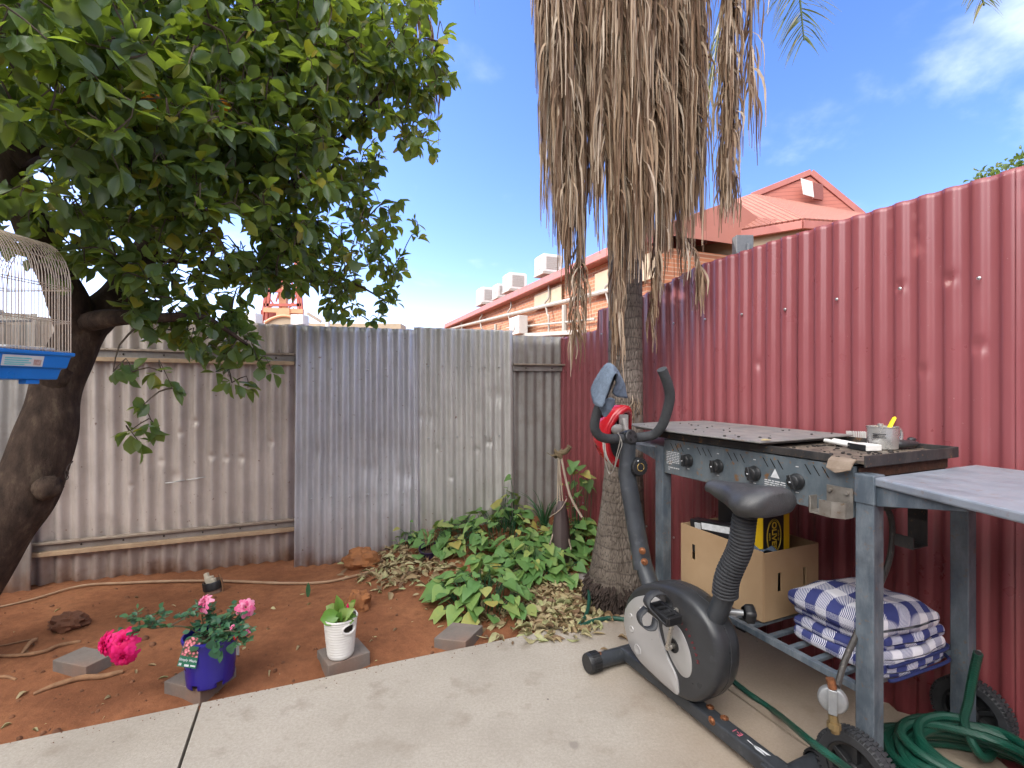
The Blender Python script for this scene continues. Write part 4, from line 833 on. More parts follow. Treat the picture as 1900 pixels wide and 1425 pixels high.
b = MB(T); b.bar((.026, .0, .94), (.026, -.46, .94), .006, .03); b.bar((.032, -.22, .955), (.032, -.28, .955), .012, .02); build('rusty_side_strip', b, simple('rusty strip', (.085, .036, .020), (.03, .018, .013), 30, .8, 0, .4), cart, smooth=0)
b = MB(T); b.box((.43, -.225, .974), (.86, .49, .008)); build('hotplate', b, GREASE, cart, smooth=0)
b = MB(T)
for a, c in (((.0, .022, .978), (.0, -.47, .978)), ((.86, .022, .978), (.86, -.47, .978))): b.bar(a, c, .005, .034)
b.bar((.0, -.47, .978), (.86, -.47, .978), .005, .034); b.bar((.094, .022, .976), (.86, .022, .976), .005, .026); build('hotplate_rim', b, STD, cart, smooth=0, bevel=.002)
b = MB(T); b.add([(.092, .025, .981), (.02, .025, .981), (.02, .040, .972), (.092, .040, .972), (.090, .052, .950), (.062, .054, .938), (.022, .050, .952)], [(0, 1, 2, 3), (3, 2, 6, 5, 4)]); build('grease_lip', b, simple('greasy lip', (.28, .22, .17), (.16, .115, .08), 18, .55, .1, .2), cart, smooth=0, solid=.004)
b = MB(T); q = [(.30, .075), (.62, .085), (.665, .085), (.93, .06), (1.10, .03), (1.13, -.2), (1.10, -.49), (.32, -.46)]
b.prism(q, .999, 1.005, 0); b.box((.7, -.2, .991), (.7, .4, .012), 0)
lid = build('cover_plate', b, PLATE, cart, smooth=0, bevel=.002)
b = MB(T)
for k in range(26): x, y = R_(.35, 1.0), R_(-.42, .05); b.ball((x, y, 1.007), R_(.002, .006), 4, 0, .5, sq=(1, 1, .5))
for k in range(120): x, y = R_(.03, .30), R_(-.42, .015); b.ball((x, y, .980), R_(.0015, .006), 4, 0, .5, sq=(1.4, 1, .5))
build('grime_crumbs', b, simple('grime', (.018, .014, .012), None, 60, .8, 0, 0), cart, kind='stuff')
b = MB(T); b.box((.065, .030, .868), (.075, .004, .055)); b.tube([(.04, .032, .882), (.04, .040, .882)], .006, 8); b.tube([(.09, .032, .882), (.09, .040, .882)], .006, 8)
for a, c in (((.135, .03, .835), (.135, .065, .835)), ((.135, .065, .835), (.118, .085, .835)), ((.09, .085, .835), (.055, .085, .835)), ((.055, .085, .835), (.028, .065, .835)), ((.028, .065, .835), (.028, .03, .835))): b.bar(a, c, .003, .046)
b.prism([(.135, .03), (.135, .065), (.118, .085), (.055, .085), (.028, .065), (.028, .03)], .812, .816); build('cup_holder', b, simple('grimy tin', (.26, .24, .215), (.15, .13, .11), 22, .45, .4, .2, [(40, .6, (.12, .07, .035), .1)]), cart, smooth=0)
for z, y in ((.905, -.012), (.845, -.012), (.935, -.02)):
    b = MB(T); b.tube([(.0, y, z), (.034, y, z)], .007, 8); build('bolt', b, TAR if z > .84 else RUST, cart)
# side shelves
def shelf(q, z, nm='side_shelf'):
    b = MB(T); n = len(q); b.prism(q, z - .024, z); o = build(nm, b, TOPM, cart, smooth=0, bevel=.005); return o
shelf([(-.022, .020), (-.022, -.52), (-.40, -.52), (-.50, -.42), (-.50, .15), (-.47, .175), (-.40, .155)][::-1], HT + .002)
shelf([(LX + .02, .012), (LX + .02, -.50), (LX + .26, -.50), (LX + .29, -.46), (LX + .29, .0), (LX + .26, .012)], HT - .012)
for (x0, x1, y0, y1) in ((-.021, -.26, .012, .090), (-.021, -.3, -.50, -.50), (LX + .021, LX + .23, .006, .006)):
    b = MB(T); n = Vector((-(y1 - y0), x1 - x0, 0)).normalized() * .012
    b.add([(x0, y0, .912), (x1, y1, .912), (x1, y1, .905), (x0, y0, .855)] + [(x0 + n.x, y0 + n.y, .912), (x1 + n.x, y1 + n.y, .912), (x1 + n.x, y1 + n.y, .905), (x0 + n.x, y0 + n.y, .855)], [(0, 1, 2, 3), (7, 6, 5, 4), (0, 4, 5, 1), (1, 5, 6, 2), (2, 6, 7, 3), (3, 7, 4, 0)]); build('shelf_bracket', b, ST, cart, smooth=0, bevel=.002)
b = MB(T); b.box((.0, .0, HT - .035), (.056, .054, .085)); build('corner_cap', b, ST, cart, smooth=0, bevel=.004)
# lower shelf of steel bars
b = MB(T); ZS = .312
for y in (0.0, DP): b.bar((.02, y, ZS), (LX - .02, y, ZS), .022, .022)
for x in (.03, LX - .03): b.bar((x, 0, ZS), (x, DP, ZS), .018, .018)
for k in range(9): x = .10 + .08 * k; b.bar((x, -.01, ZS - .004), (x, DP + .01, ZS - .004), .020, .012)
build('lower_shelf', b, ST, cart, smooth=0, bevel=.002)
b = MB(T); b.box((-.02, -.2, .845), (.05, .004, .10)); b.box((-.02, -.2, .78), (.05, .004, .12)); b.box((-.02, -.165, .722), (.05, .07, .004)); b.box((-.02, -.13, .737), (.05, .004, .035)); 
build('hanging_bracket', b, STD, cart, smooth=0)
def wheel(x, y, z, side):
    M = T @ frame((x, y, z), (0, side, 0)); R = .106; w_ = .042
    b = MB(M); b.lathe([(R * .72, -w_ / 2), (R * .94, -w_ / 2), (R, -w_ * .32), (R, w_ * .32), (R * .93, w_ / 2), (R * .72, w_ / 2)], 40, 0, None, False)
    for k in range(52):
        a = 2 * math.pi * k / 52
        for s_ in (-1, 1): b.box((R * .972 * math.cos(a + s_ * .03), R * .972 * math.sin(a + s_ * .03), s_ * w_ * .26), (.013, .008, w_ * .44), rz=a)
    wh = build('wheel', b, RUBBER, cart, smooth=30)
    b = MB(M); b.lathe([(R * .70, -w_ * .42), (R * .74, -w_ * .42), (R * .74, w_ * .42), (R * .70, w_ * .42), (R * .62, w_ * .30), (R * .62, -w_ * .30)], 32, 0, None, False)
    b.lathe([(.0, -w_ * .3), (R * .62, -w_ * .3), (R * .62, -w_ * .1), (0, -w_ * .1)], 32, 0, None, False)
    for k in range(6): a = 2 * math.pi * k / 6; b.box((R * .40 * math.cos(a), R * .40 * math.sin(a), w_ * .1), (R * .5, .014, w_ * .5), rz=a)
    b.lathe([(.026, -w_ * .3), (.026, w_ * .50), (.022, w_ * .58), (.014, w_ * .60), (.014, w_ * .48), (0.0, w_ * .48)], 20, 0, None, False); build('rim', b, BLACK, wh, smooth=30, bevel=.001)
    b = MB(M); b.lathe([(.011, w_ * .3), (.011, w_ * .56), (.007, w_ * .60)], 12); build('axle_nut', b, BRASS, wh)
wheel(.0, .055, .107, 1); wheel(0, DP - .055, .107, 1)
# gas hose and regulator
GO = TL @ P(1545, 1297, 1.36)
b = MB(T); hp = [TL @ P(1638, 925, 1.50), TL @ P(1655, 970, 1.52), TL @ P(1652, 1030, 1.50), TL @ P(1635, 1080, 1.47), TL @ P(1610, 1130, 1.44), TL @ P(1588, 1180, 1.415), TL @ P(1568, 1225, 1.39), TL @ P(1558, 1258, 1.368), TL @ P(1553, 1274, 1.352)]
b.tube(crv(hp, 6), .0085, 8); hs_ = build('gas_hose', b, simple('old black hose', (.04, .036, .033), (.022, .02, .019), 60, .6, 0, .4, [(70, .6, (.10, .085, .07), .1)]), cart)
dv = (TL.to_3x3() @ (Vector((0, 0, CH)) - P(1545, 1297, 1.36))); dv.z = .12; dv.normalize()
M = T @ frame(GO, dv, (0, 0, 1)); b = MB(M); b.lathe([(.030, -.012), (.036, -.008), (.037, .004), (.033, .012), (.018, .016), (.0, .016)], 26, 0, None, False); b.box((.0, 0, .018), (.066, .022, .014)); rg = build('gas_regulator', b, TAR, cart, bevel=.002)
b = MB(M); b.tube([(.034, 0, .014), (.060, .006, .014)], .011, 8, 1); build('hose_fitting', b, [BRASS, RUST], rg); b = MB(M); b.tube([(-.034, 0, .010), (-.085, -.006, .004)], .012, 8); b.lathe([(.017, 0), (.017, .016)], 8, 0, frame((-.058, -.003, .007), (-1, 0, 0))); build('hose_fitting', b, [BRASS, RUST], rg)

# things lying on the hotplate
def top_at(px, py, z): return G(px, py, z)
ZH = .980; SS = simple('stainless steel', (.62, .61, .59), (.54, .53, .51), 12, .30, .75, .03, st=(1, 1, .3)); MW = simple('scorched pale wood', (.42, .27, .17), (.30, .18, .11), 20, .6, 0, .15, st=(1, 1, 4))
mp = top_at(1638, 832, ZH); mug = thing('steel_mug', mp, 'dented stainless steel mug with lid knob standing on the hotplate', 'mug'); b = MB(XF[mug.name])
b.lathe([(.040, 0), (.043, .002), (.0445, .03), (.0455, .072), (.0475, .074), (.0475, .076), (.044, .0755), (.042, .010), (0.0, .008)], 28, 0, None, False); b.lathe([(0, .068), (.043, .068)], 28, 0, None, False); build('cup', b, SS, mug)
b = MB(); hd = Vector((.95, .2, 0)).normalized(); b.tube(crv([mp + hd * .042 + Vector((0, 0, .064)), mp + hd * .072 + Vector((0, 0, .062)), mp + hd * .078 + Vector((0, 0, .035)), mp + hd * .060 + Vector((0, 0, .014)), mp + hd * .043 + Vector((0, 0, .012))], 5), .004, 6, flat=1.6); build('handle', b, SS, mug)
b = MB(); b.lathe([(.006, 0), (.006, .006), (.009, .008), (.009, .014), (.004, .016)], 12, 0, Matrix.Translation(mp + Vector((-.008, .0, .07)))); build('lid_knob', b, SS, mug)
fc = Vector((-.55, -.83, 0)).normalized(); b = MB(); fx = Vector((.83, -.55, 0)); o_ = mp + fc * .0455 + Vector((0, 0, .046)) + fx * -.012
for dz in (-.006, .0, .006): b.bar(o_ + fx * -.018 + Vector((0, 0, dz)) - fc * .004, o_ + fx * (.018 if dz else .014) + Vector((0, 0, dz)) - fc * .004, .0085, .0022)
build('engraved_mark', b, BLACK, mug, smooth=0)
YEL = simple('yellow plastic', (.80, .56, .01), (.70, .48, .01), 20, .4, 0, 0)
b = MB(); a_ = P(1645, 803, mp.y - .01); c_ = P(1659, 776, mp.y + .01); b.tube([a_ - (c_ - a_) * .8, a_, c_, c_ + (c_ - a_) * .08], [.007, .0075, .0072, .004], 8, flat=.5); tag(build('yellow_spatula_handle', b, YEL, None, a_), 'bright yellow plastic handle sticking out of the steel mug', 'utensil')
wp = top_at(1690, 818, ZH); b = MB(frame(wp + Vector((0, .02, .034)), (-.55, -.80, .22), (0, 0, 1))); b.lathe([(0, -.005), (.030, -.005), (.032, 0), (.030, .005), (.0, .005)], 26, 0, Matrix.Diagonal((1.15, .85, 1, 1)), False); tag(build('wooden_disc', b, MW, None, wp, bevel=.001), 'round wooden disc propped behind the mug against the red fence', 'wooden disc')
pp = top_at(1680, 832, ZH); ud = (P(1712, 826, pp.y + .05) - P(1648, 823, pp.y - .02)); ud.z = 0; ud.normalize()
b = MB(frame(pp + Vector((0, 0, .016)), (0, 0, 1), ud)); rings = []
for k in range(15):
    t = -1 + 2 * k / 14; w_ = (1 - abs(t) ** 3.5) ** .5 if abs(t) < 1 else .02; rings.append([Vector((t * .062, .021 * w_ * math.cos(a), (.014 - .004 * t) * w_ * math.sin(a))) for a in np.linspace(0, 2 * math.pi, 16, endpoint=False)])
b.loft(rings); b.ball((.045, .006, .013), .012, 6, sq=(1.4, 1, .6)); tag(build('black_pouch', b, simple('black leather', (.03, .032, .036), None, 30, .35, 0, .2), None, pp), 'smooth black pouch lying on the hotplate right of the mug', 'pouch')
tg = top_at(1580, 832, ZH); tdir = (top_at(1516, 818, ZH + .008) - tg); tdir.z = 0; tdir.normalize(); tn = Vector((tdir.y, -tdir.x, 0)); tn = tn if tn.x > 0 else -tn
tt = thing('white_handle_tool', tg, 'white two rod grill tool with square end block lying on the hotplate', 'tool')
b = MB(); pA = tg + Vector((0, 0, .010)); WP = simple('white plastic tool', (.70, .70, .68), (.62, .61, .58), 30, .4, 0, .05); b.tube([pA + tdir * .0 , pA + tdir * .115 + Vector((0, 0, .004))], .0075, 10); b.tube([pA + tn * .035, pA + tn * .035 + tdir * .115 + Vector((0, 0, .004))], .0075, 10); build('rod', b, WP, tt)
b = MB(); b.bar(pA - tdir * .0 + tn * .018, pA - tdir * .07 + tn * .018, .058, .020, up=(0, 0, 1)); build('block', b, WP, tt, smooth=0, bevel=.002)
b = MB(); b.bar(pA + tdir * .006 - tn * .008, pA + tdir * .006 + tn * .044, .004, .018); b.bar(pA - tdir * .003 + tn * -.0115, pA - tdir * .068 + tn * -.0115, .002, .019); build('end_cap', b, BLACK, tt, smooth=0)
bp = top_at(1597, 817, ZH); br = thing('scrub_brush', bp, 'white bristled scrub brush upside down behind the white tool', 'brush'); bd = Vector((.85, -.52, 0)).normalized()
b = MB(); b.bar(bp - bd * .05 + Vector((0, 0, .004)), bp + bd * .05 + Vector((0, 0, .004)), .04, .008); build('brush_back', b, MW, br, smooth=0, bevel=.003)
b = MB()
for i in range(13):
    for j in range(5):
        p = bp + bd * (-.042 + .007 * i) + Vector((bd.y, -bd.x, 0)) * (-.014 + .007 * j) + Vector((0, 0, .008)); b.tube([p, p + Vector((NR.randn() * .001 - bd.x * .004 * (6 - i) / 6, NR.randn() * .001, .026))], .0026, 4)
build('bristles', b, WHITE, br, smooth=0)
lp = P(1412, 804, 1.66); lp.z = 1.0075
leaves('fallen_leaf', *LEAF, [lp], [(1, .4, .08)], [(0, -.2, 1)], [.045], LITTER, None, loc=lp, label='single yellow fallen leaf on the barbecue cover plate', cat='leaf')

# box on the lower shelf with cartons
CARD = simple('brown cardboard', (.40, .27, .155), (.34, .22, .12), 5, .85, 0, .12, bs=60); YB = simple('yellow carton', (.72, .47, .005), (.66, .42, .005), 8, .45, 0, 0); BB = simple('black carton', (.010, .011, .014), (.007, .007, .009), 10, .4, 0, .05)
x0, x1, y0, y1, zb, zt = .40, .815, -.065, -.37, ZS + .012, ZS + .012 + .258
bo = thing('cardboard_box', T @ Vector(((x0 + x1) / 2, (y0 + y1) / 2, zb)), 'open brown cardboard box with slot handles on the lower shelf of the barbecue', 'box', ex=BX)
def boxside(c, d, nm='side', slots=()):
    pass
def wall_with_slot(p0, p1, z0, z1, slots, th=.005):
    p0 = Vector(p0); p1 = Vector(p1); L_ = (p1 - p0).length; d = (p1 - p0) / L_; us = sorted({0, L_} | {q for s in slots for q in (s[0], s[1])}); zs = sorted({z0, z1} | {q for s in slots for q in (s[2], s[3])}); b = MB(T)
    for i in range(len(us) - 1):
        for j in range(len(zs) - 1):
            um, zm = (us[i] + us[i + 1]) / 2, (zs[j] + zs[j + 1]) / 2
            if any(s[0] < um < s[1] and s[2] < zm < s[3] for s in slots): continue
            b.add([p0 + d * us[i] + Vector((0, 0, zs[j])), p0 + d * us[i + 1] + Vector((0, 0, zs[j])), p0 + d * us[i + 1] + Vector((0, 0, zs[j + 1])), p0 + d * us[i] + Vector((0, 0, zs[j + 1]))], [(0, 1, 2, 3)])
    return b
for p0, p1, sl_ in (((x1, y0, 0), (x0, y0, 0), [(.066, .084, zb + .12, zb + .185)]), ((x0, y0 - .003, 0), (x0, y1, 0), [(.072, .092, zb + .10, zb + .17), (.212, .230, zb + .10, zb + .17)]), ((x0, y1, 0), (x1, y1, 0), []), ((x1 - .003, y1, 0), (x1 - .003, y0 - .003, 0), [])):
    build('side', wall_with_slot(p0, p1, zb, zt - (.0 if p0[0] != x0 else .006), sl_), CARD, bo, smooth=0, solid=.005)
b = MB(T); b.box(((x0 + x1) / 2, (y0 + y1) / 2, zb + .002), (x1 - x0 - .01, y0 - y1 - .01, .004)); build('bottom', b, CARD, bo, smooth=0)
# shoe carton with printed lid
cz1 = .695
ca = thing('shoe_carton', T @ Vector((.47, -.195, zb)), 'upright black and yellow shoe carton with oval OLIVER print in the cardboard box', 'carton', ex=BX)
b = MB(T); b.box((.51, -.195, (zb + .01 + cz1) / 2), (.125, .146, cz1 - zb - .01)); build('carton_body', b, BB, ca, smooth=0, bevel=.001)
b = MB(T); b.box((.5095, -.2535, (zb + .01 + cz1) / 2), (.127, .030, cz1 - zb - .012)); build('yellow_side', b, YB, ca, smooth=0)
b = MB(T); b.box((.5095, -.1210, (zb + .01 + cz1) / 2), (.127, .004, cz1 - zb - .014)); build('yellow_side', b, YB, ca, smooth=0)
fxv = T.to_3x3() @ Vector((0, -1, 0)); oc = T @ Vector((.4465, -.183, .625)); fz = Vector((0, 0, 1)); OLM = simple('yellow print', (.62, .43, .03), None, 9, .5, 0, 0)
text('OLIVER', .034, oc + Vector((0, 0, -.012)), -fz, fxv, OLM, ca, 'printed_name', .0008)
b = MB()
for rr_ in (1.0, .92): b.tube([oc + fxv * (.040 * rr_ * math.cos(a)) + fz * (.066 * rr_ * math.sin(a) - .012) for a in np.linspace(0, 6.2832, 40)], .0009, 4, cap=False)
build('printed_oval', b, OLM, ca); 
for s_ in (-1, 1): text('AUSTRALIA' if 0 else 'SINCE 1887' if s_ > 0 else 'BOOTS', .0085, oc + fxv * (.024 * s_) + fz * -.012, -fz, fxv, OLM, ca, 'printed_line')
def carton(nm, lab, c, d, mats, rz=0, tilt=0):
    M = T @ Matrix.Translation(c) @ Matrix.Rotation(rz, 4, 'Z') @ Matrix.Rotation(tilt, 4, 'Y'); b = MB(M); b.box((0, 0, 0), d); return tag(build(nm, b, mats, None, T @ Vector(c), smooth=0, bevel=.002), lab, 'carton'), M
o, M = carton('tall_black_carton', 'tall plain black carton standing at the back of the cardboard box', (.645, -.27, .53), (.20, .12, .33), BB)
b = MB(M); b.box((0, 0, .1655), (.19, .112, .003)); build('yellow_lid_edge', b, YB, o, smooth=0)
o, M = carton('slim_black_carton', 'slim black carton with white label strip tilted in front corner of the cardboard box', (.655, -.10, .555), (.21, .05, .14), BB, .10, .10)
b = MB(M); b.add([(-.095, .0256, .062), (.045, .0256, .062), (.045, .0256, .035), (-.095, .0256, .035)], [(0, 1, 2, 3)]); b.add([(.05, .0256, .058), (.08, .0256, .058), (.08, .0256, .020), (.05, .0256, .020)], [(0, 1, 2, 3)]); build('label_strip', b, WHT, o, smooth=0)
b = MB(M)
for k in range(7): b.add([(.052 + .004 * k, .0259, .056), (.0535 + .004 * k, .0259, .056), (.0535 + .004 * k, .0259, .024), (.052 + .004 * k, .0259, .024)], [(0, 1, 2, 3)])
build('barcode', b, BB, o, smooth=0)
b = MB(T); rows = [[Vector((.415 + .09 * i / 5, -.075 - .10 * j / 5, zt - .012 + .012 * math.sin(i * 1.3 + j))) for j in range(6)] for i in range(6)]; b.grid(rows); tag(build('blue_grey_cloth', b, simple('blue grey cloth', (.09, .13, .19), None, 40, .8, 0, .2), None, T @ Vector((.45, -.12, zt - .02)), solid=.006, sub=1), 'crumpled blue grey cloth at the near corner of the cardboard box', 'cloth')

# folded gingham blanket
GING = gingham_mat(); NAVY = simple('navy binding', (.012, .022, .11), (.008, .015, .08), 60, .9, 0, .2)
bl = thing('folded_blanket', T @ Vector((.16, -.2, ZS + .012)), 'folded blue and white gingham blanket on the lower shelf of the barbecue', 'blanket', ex=BX)
def layer(yf, yb, z0, z1, xa, xb, skew, dome=0.0, vofs=0.0, nm='layer', rnd=.03, wr=.011):
    # one padded fold of cloth: soft rounded edges all round, a bulge on top and wrinkles
    th = (z1 - z0) / 2; zc = (z0 + z1) / 2; nu, nv = 40, 30; rows = []; uv = []; W_ = xb - xa; D_ = yf - yb
    ring = []
    for j in range(nv * 2):
        t = j / nv; top_ = t < 1; u = t if top_ else 2 - t; ring.append((u, 1 if top_ else -1))
    for i in range(nu + 1):
        s = .5 - .5 * math.cos(math.pi * i / nu); row = []; 
        for j, (u, sg) in enumerate(ring):
            u = .5 - .5 * math.cos(math.pi * u); x = xa + W_ * s; y = yf - D_ * u; d = min(s * W_, W_ - s * W_, u * D_, D_ - u * D_) / rnd; d = max(0, min(1, d)); k = math.sqrt(max(0, 1 - (1 - d) ** 2))
            cx_, cy_ = (s - .5) * 2, (u - .5) * 2; corner = 1 - .13 * (cx_ * cy_) ** 2
            z = zc + sg * th * (.05 + .95 * k) + (dome * max(0, 1 - (2 * s - .9) ** 2) * max(0, 1 - (2 * u - .8) ** 2) if sg > 0 else 0)
            n1 = noise.noise(Vector((x * 7, y * 9, z0 * 50))); n2 = noise.noise(Vector((x * 18, y * 14, z0 * 30 + 5)))
            z += (wr * n1 + wr * .5 * n2) * (1 if sg > 0 else .35) * k
            xx = xa + W_ * (.5 + (s - .5) * corner) + skew * (y - yf) + .014 * noise.noise(Vector((y * 8, z0 * 30, s * 3))); yy = yf - D_ * (.5 + (u - .5) * corner) + .016 * noise.noise(Vector((x * 7, z0 * 25, u * 3)))
            row.append(Vector((xx, yy, z))); uv.append((y + (0 if sg > 0 else .03) + sg * z * .6, x + vofs + .02 * n1))
        rows.append(row)
    b = MB(T); n = len(ring); b.add([p for r in rows for p in r], [(i * n + j, i * n + (j + 1) % n, (i + 1) * n + (j + 1) % n, (i + 1) * n + j) for i in range(nu) for j in range(n)], 0, None, uv)
    return build(nm, b, GING, bl, smooth=0, uv=True) if 0 else build(nm, b, GING, bl, smooth=75, uv=True)
layer(-.065, -.40, ZS + .010, ZS + .050, -.012, .315, .03, .004, 0, rnd=.02); layer(-.072, -.40, ZS + .048, ZS + .086, -.008, .322, .05, .006, .03, rnd=.02)
layer(-.085, -.40, ZS + .084, ZS + .122, .0, .325, .07, .008, .07, rnd=.02); layer(-.055, -.39, ZS + .112, ZS + .180, .012, .330, .12, .030, .02, 'top_fold', .045, .020)
for (z0, z1, xe) in ((ZS + .020, ZS + .046, -.016), (ZS + .058, ZS + .076, -.012)):
    b = MB(T); zc = (z0 + z1) / 2; b.tube(crv([(xe + .02, -.40, z0), (xe - .006, -.36, z0), (xe - .002, -.2, z0), (xe, -.10, z0 + .002), (xe + .006, -.075, z0 + .003)], 5), .005, 6); build('binding', b, NAVY, bl)

# green hose: coil, loose end and the run along the slab
HOSE = Mat('green hose'); hw = HOSE.node('ShaderNodeTexWave', {'Vector': HOSE.co(), 'Scale': 95, 'Distortion': .6}, bands_direction='DIAGONAL'); HOSE.set(Base_Color=HOSE.mix(HOSE.ramp(HOSE.noise(9, 5), [(.4, 0), (.75, .5)]), HOSE.mix(hw.outputs[1], (.003, .045, .028), (.007, .085, .055)), (.03, .05, .04)), Roughness=.38); HOSE.bump(hw.outputs[1], .3, .003); HOSE = HOSE.m
gh = thing('garden_hose', (1.36, 1.40, 0), 'green garden hose coiled under the near end of the barbecue and trailing over the slab', 'hose')
hp = [P(1815, 1212, 1.50), P(1806, 1250, 1.52), P(1797, 1300, 1.53), P(1790, 1345, 1.53), Vector((1.45, 1.50, .05))]; cc = Vector((1.36, 1.43, 0))
pts = list(hp); nl = 14
for k in range(nl * 12):
    a = .6 - k / 12 * 2 * math.pi; lay = k / 12; r = .270 - .0095 * lay + .012 * math.sin(lay * 4.1) + .008 * math.sin(a * 3 + lay); ox = .022 * math.sin(lay * 2.3); oy = .022 * math.cos(lay * 3.1)
    pts.append(cc + Vector((ox + r * 1.02 * math.cos(a), oy + r * .80 * math.sin(a), max(.012, max(0, .016 + .0085 * lay) + .010 * math.sin(a * 2 + lay * 1.7)))))
b = MB(); b.tube(crv(pts, 4), .0125, 9); build('coil', b, HOSE, gh)
b = MB(); e = P(1815, 1212, 1.50); b.tube([e + Vector((0, 0, .0005)), e + (P(1815, 1212, 1.50) - P(1806, 1250, 1.52)).normalized() * .0012], .009, 9); build('hose_mouth', b, BLACK, gh)
run = [G(1600, 1450, .30), P(1560, 1417, 1.24), P(1500, 1372, 1.36), G(1440, 1322, .02), G(1390, 1287, .012), G(1345, 1252, .012), G(1290, 1215, .012), G(1235, 1175, .012), G(1190, 1157, .012), G(1140, 1147, .012), G(1105, 1151, .012), G(1082, 1160, .012), G(1075, 1160, .014)]
run2 = [G(1075, 1160, .014), G(1088, 1140, .02), G(1093, 1115, .03), G(1094, 1090, .04), G(1100, 1060, .0)]
b = MB(); b.tube(crv(run, 6), .0105, 9); b.tube(crv(run2, 6), .0095, 9); build('trailing_hose', b, HOSE, gh)
# ------------------------------------------------------------------ exercise bike
KO = Vector((.80, 1.43, 0)); KX = Vector((-.4226, .906, 0)).normalized(); KY = Vector((-KX.y, KX.x, 0))
bk = thing('exercise_bike', KO, 'black and silver upright exercise bike standing on the slab in front of the barbecue', 'exercise bike', ex=KX); T = XF[bk.name]; TL = T.inverted()
BK = simple('scuffed black plastic', (.034, .036, .040), (.022, .023, .026), 12, .38, 0, .12, [(30, .62, (.075, .08, .088), .25)]); FR = simple('dusty black frame', (.045, .051, .060), (.030, .034, .040), 16, .42, .1, .12, [(26, .58, (.10, .105, .115), .3)])
SIL = Mat('silver plastic'); SIL.set(Base_Color=SIL.ramp(SIL.noise(4, 5, .6, (1, 1, 1)), [(.3, (.38, .375, .37)), (.7, (.46, .45, .45))]), Roughness=.36, Metallic=.35); SIL.bump(SIL.noise(60, 3), .05, .002); SIL = SIL.m
def kp(px, py, y): s, z = onplane(px, py, KO, KX, KY, y); return Vector((s, y, z))
# housing
ol = [(.687, .21), (.676, .296), (.61, .383), (.49, .445), (.38, .46), (.285, .44), (.215, .385), (.19, .31), (.205, .21), (.265, .125), (.35, .08), (.52, .075), (.635, .115)]
cl_ = [Vector((x, 0, z)) for x, z in ol]; ext = cl_[-1:] + cl_ + cl_[:2]; sm = []
for i in range(1, len(ext) - 2):
    a, b_, c, d = ext[i - 1:i + 3] if i + 3 <= len(ext) else (ext[i - 1], ext[i], ext[i + 1], ext[2])
    for k in range(6):
        t = k / 6; sm.append(.5 * ((2 * b_) + (c - a) * t + (2 * a - 5 * b_ + 4 * c - d) * t * t + (3 * b_ - a - 3 * c + d) * t ** 3))
cen = Vector((.43, 0, .265)); rings = []
for y, k in ((-.056, 0.0), (-.056, .55), (-.056, .90), (-.052, .955), (-.040, .985), (-.025, 1.0), (-.003, 1.0), (-.002, .992), (.002, .992), (.003, 1.0), (.025, 1.0), (.040, .985), (.052, .955), (.056, .90), (.056, .55), (.056, 0.001)):
    rings.append([cen + (p - cen) * k + Vector((0, y, 0)) for p in sm])
b = MB(T); b.loft(rings, cap=False); ho = build('flywheel_housing', b, BK, bk, smooth=50)
def inset(pix, y, th, m, nm, n=5, **k):
    pts = [kp(px, py, y) for px, py in pix]; cp_ = crv(pts + [pts[0]], n)[:-1]; c = sum(cp_, Vector()) / len(cp_); b = MB(T)
    b.loft([[p + Vector((0, -.004, 0)) for p in cp_], [p + Vector((0, th * .6, 0)) for p in cp_], [c + (p - c) * .975 + Vector((0, th, 0)) for p in cp_], [c + (p - c) * .5 + Vector((0, th * 1.15, 0)) for p in cp_], [c + (p - c) * .01 + Vector((0, th * 1.15, 0)) for p in cp_]], cap=False); return build(nm, b, m, ho, smooth=40)
C2 = lambda x, y: (1080 + x / 3.2026, 980 + y / 3.2026)
inset([C2(*q) for q in ((252, 560), (262, 480), (300, 425), (350, 402), (420, 402), (470, 432), (470, 470), (455, 560), (475, 660), (520, 780), (565, 880), (578, 960), (570, 988), (530, 960), (440, 880), (350, 790), (285, 690))], .0565, .006, SIL, 'silver_panel', 4)
inset([C2(*q) for q in ((545, 560), (590, 610), (630, 700), (652, 790), (650, 860), (628, 888), (590, 870), (545, 800), (510, 720), (490, 640), (480, 570), (500, 550))], .0562, .003, SIL, 'crank_disc', 4)
for (x, y, r) in ((330, 722, .022), (345, 480, .010), (295, 600, .014), (290, 520, .010)):
    c = kp(*C2(x, y), .063); b = MB(T @ frame(c, (0, 1, 0))); b.lathe([(r, -.001), (r * .8, .0022), (r * .5, .0012), (0.0, .0003)], 20, 0, None, False); build('dimple', b, SIL, ho)
hub = kp(1250, 1198, .06)
b = MB(T @ frame(hub, (0, 1, 0))); b.lathe([(.024, -.002), (.024, .004), (.019, .0045), (.018, .0005), (0.0, .0005)], 24, 0, None, False); build('hub_recess', b, simple('dark hub', (.012, .012, .013), None, 20, .5, 0, 0), ho)
b = MB(T); up = kp(1252, 1133, .09); CR = simple('worn chrome crank', (.60, .57, .52), (.48, .44, .38), 25, .30, .85, .1)
b.tube([hub + Vector((0, -.03, 0)), hub + Vector((0, .034, 0))], .010, 10); b.bar(hub + Vector((0, .030, -.004)), up, .014, .011); b.lathe([(.011, -.01), (.011, .010)], 10, 0, frame(up, (0, 1, 0))); build('crank_arm', b, CR, bk, bevel=.002)
dn = Vector((2 * hub.x - up.x, -.09, 2 * hub.z - up.z)); b = MB(T); b.bar(Vector((hub.x, -.085, hub.z)), dn, .014, .011); build('crank_arm', b, CR, bk, bevel=.002)
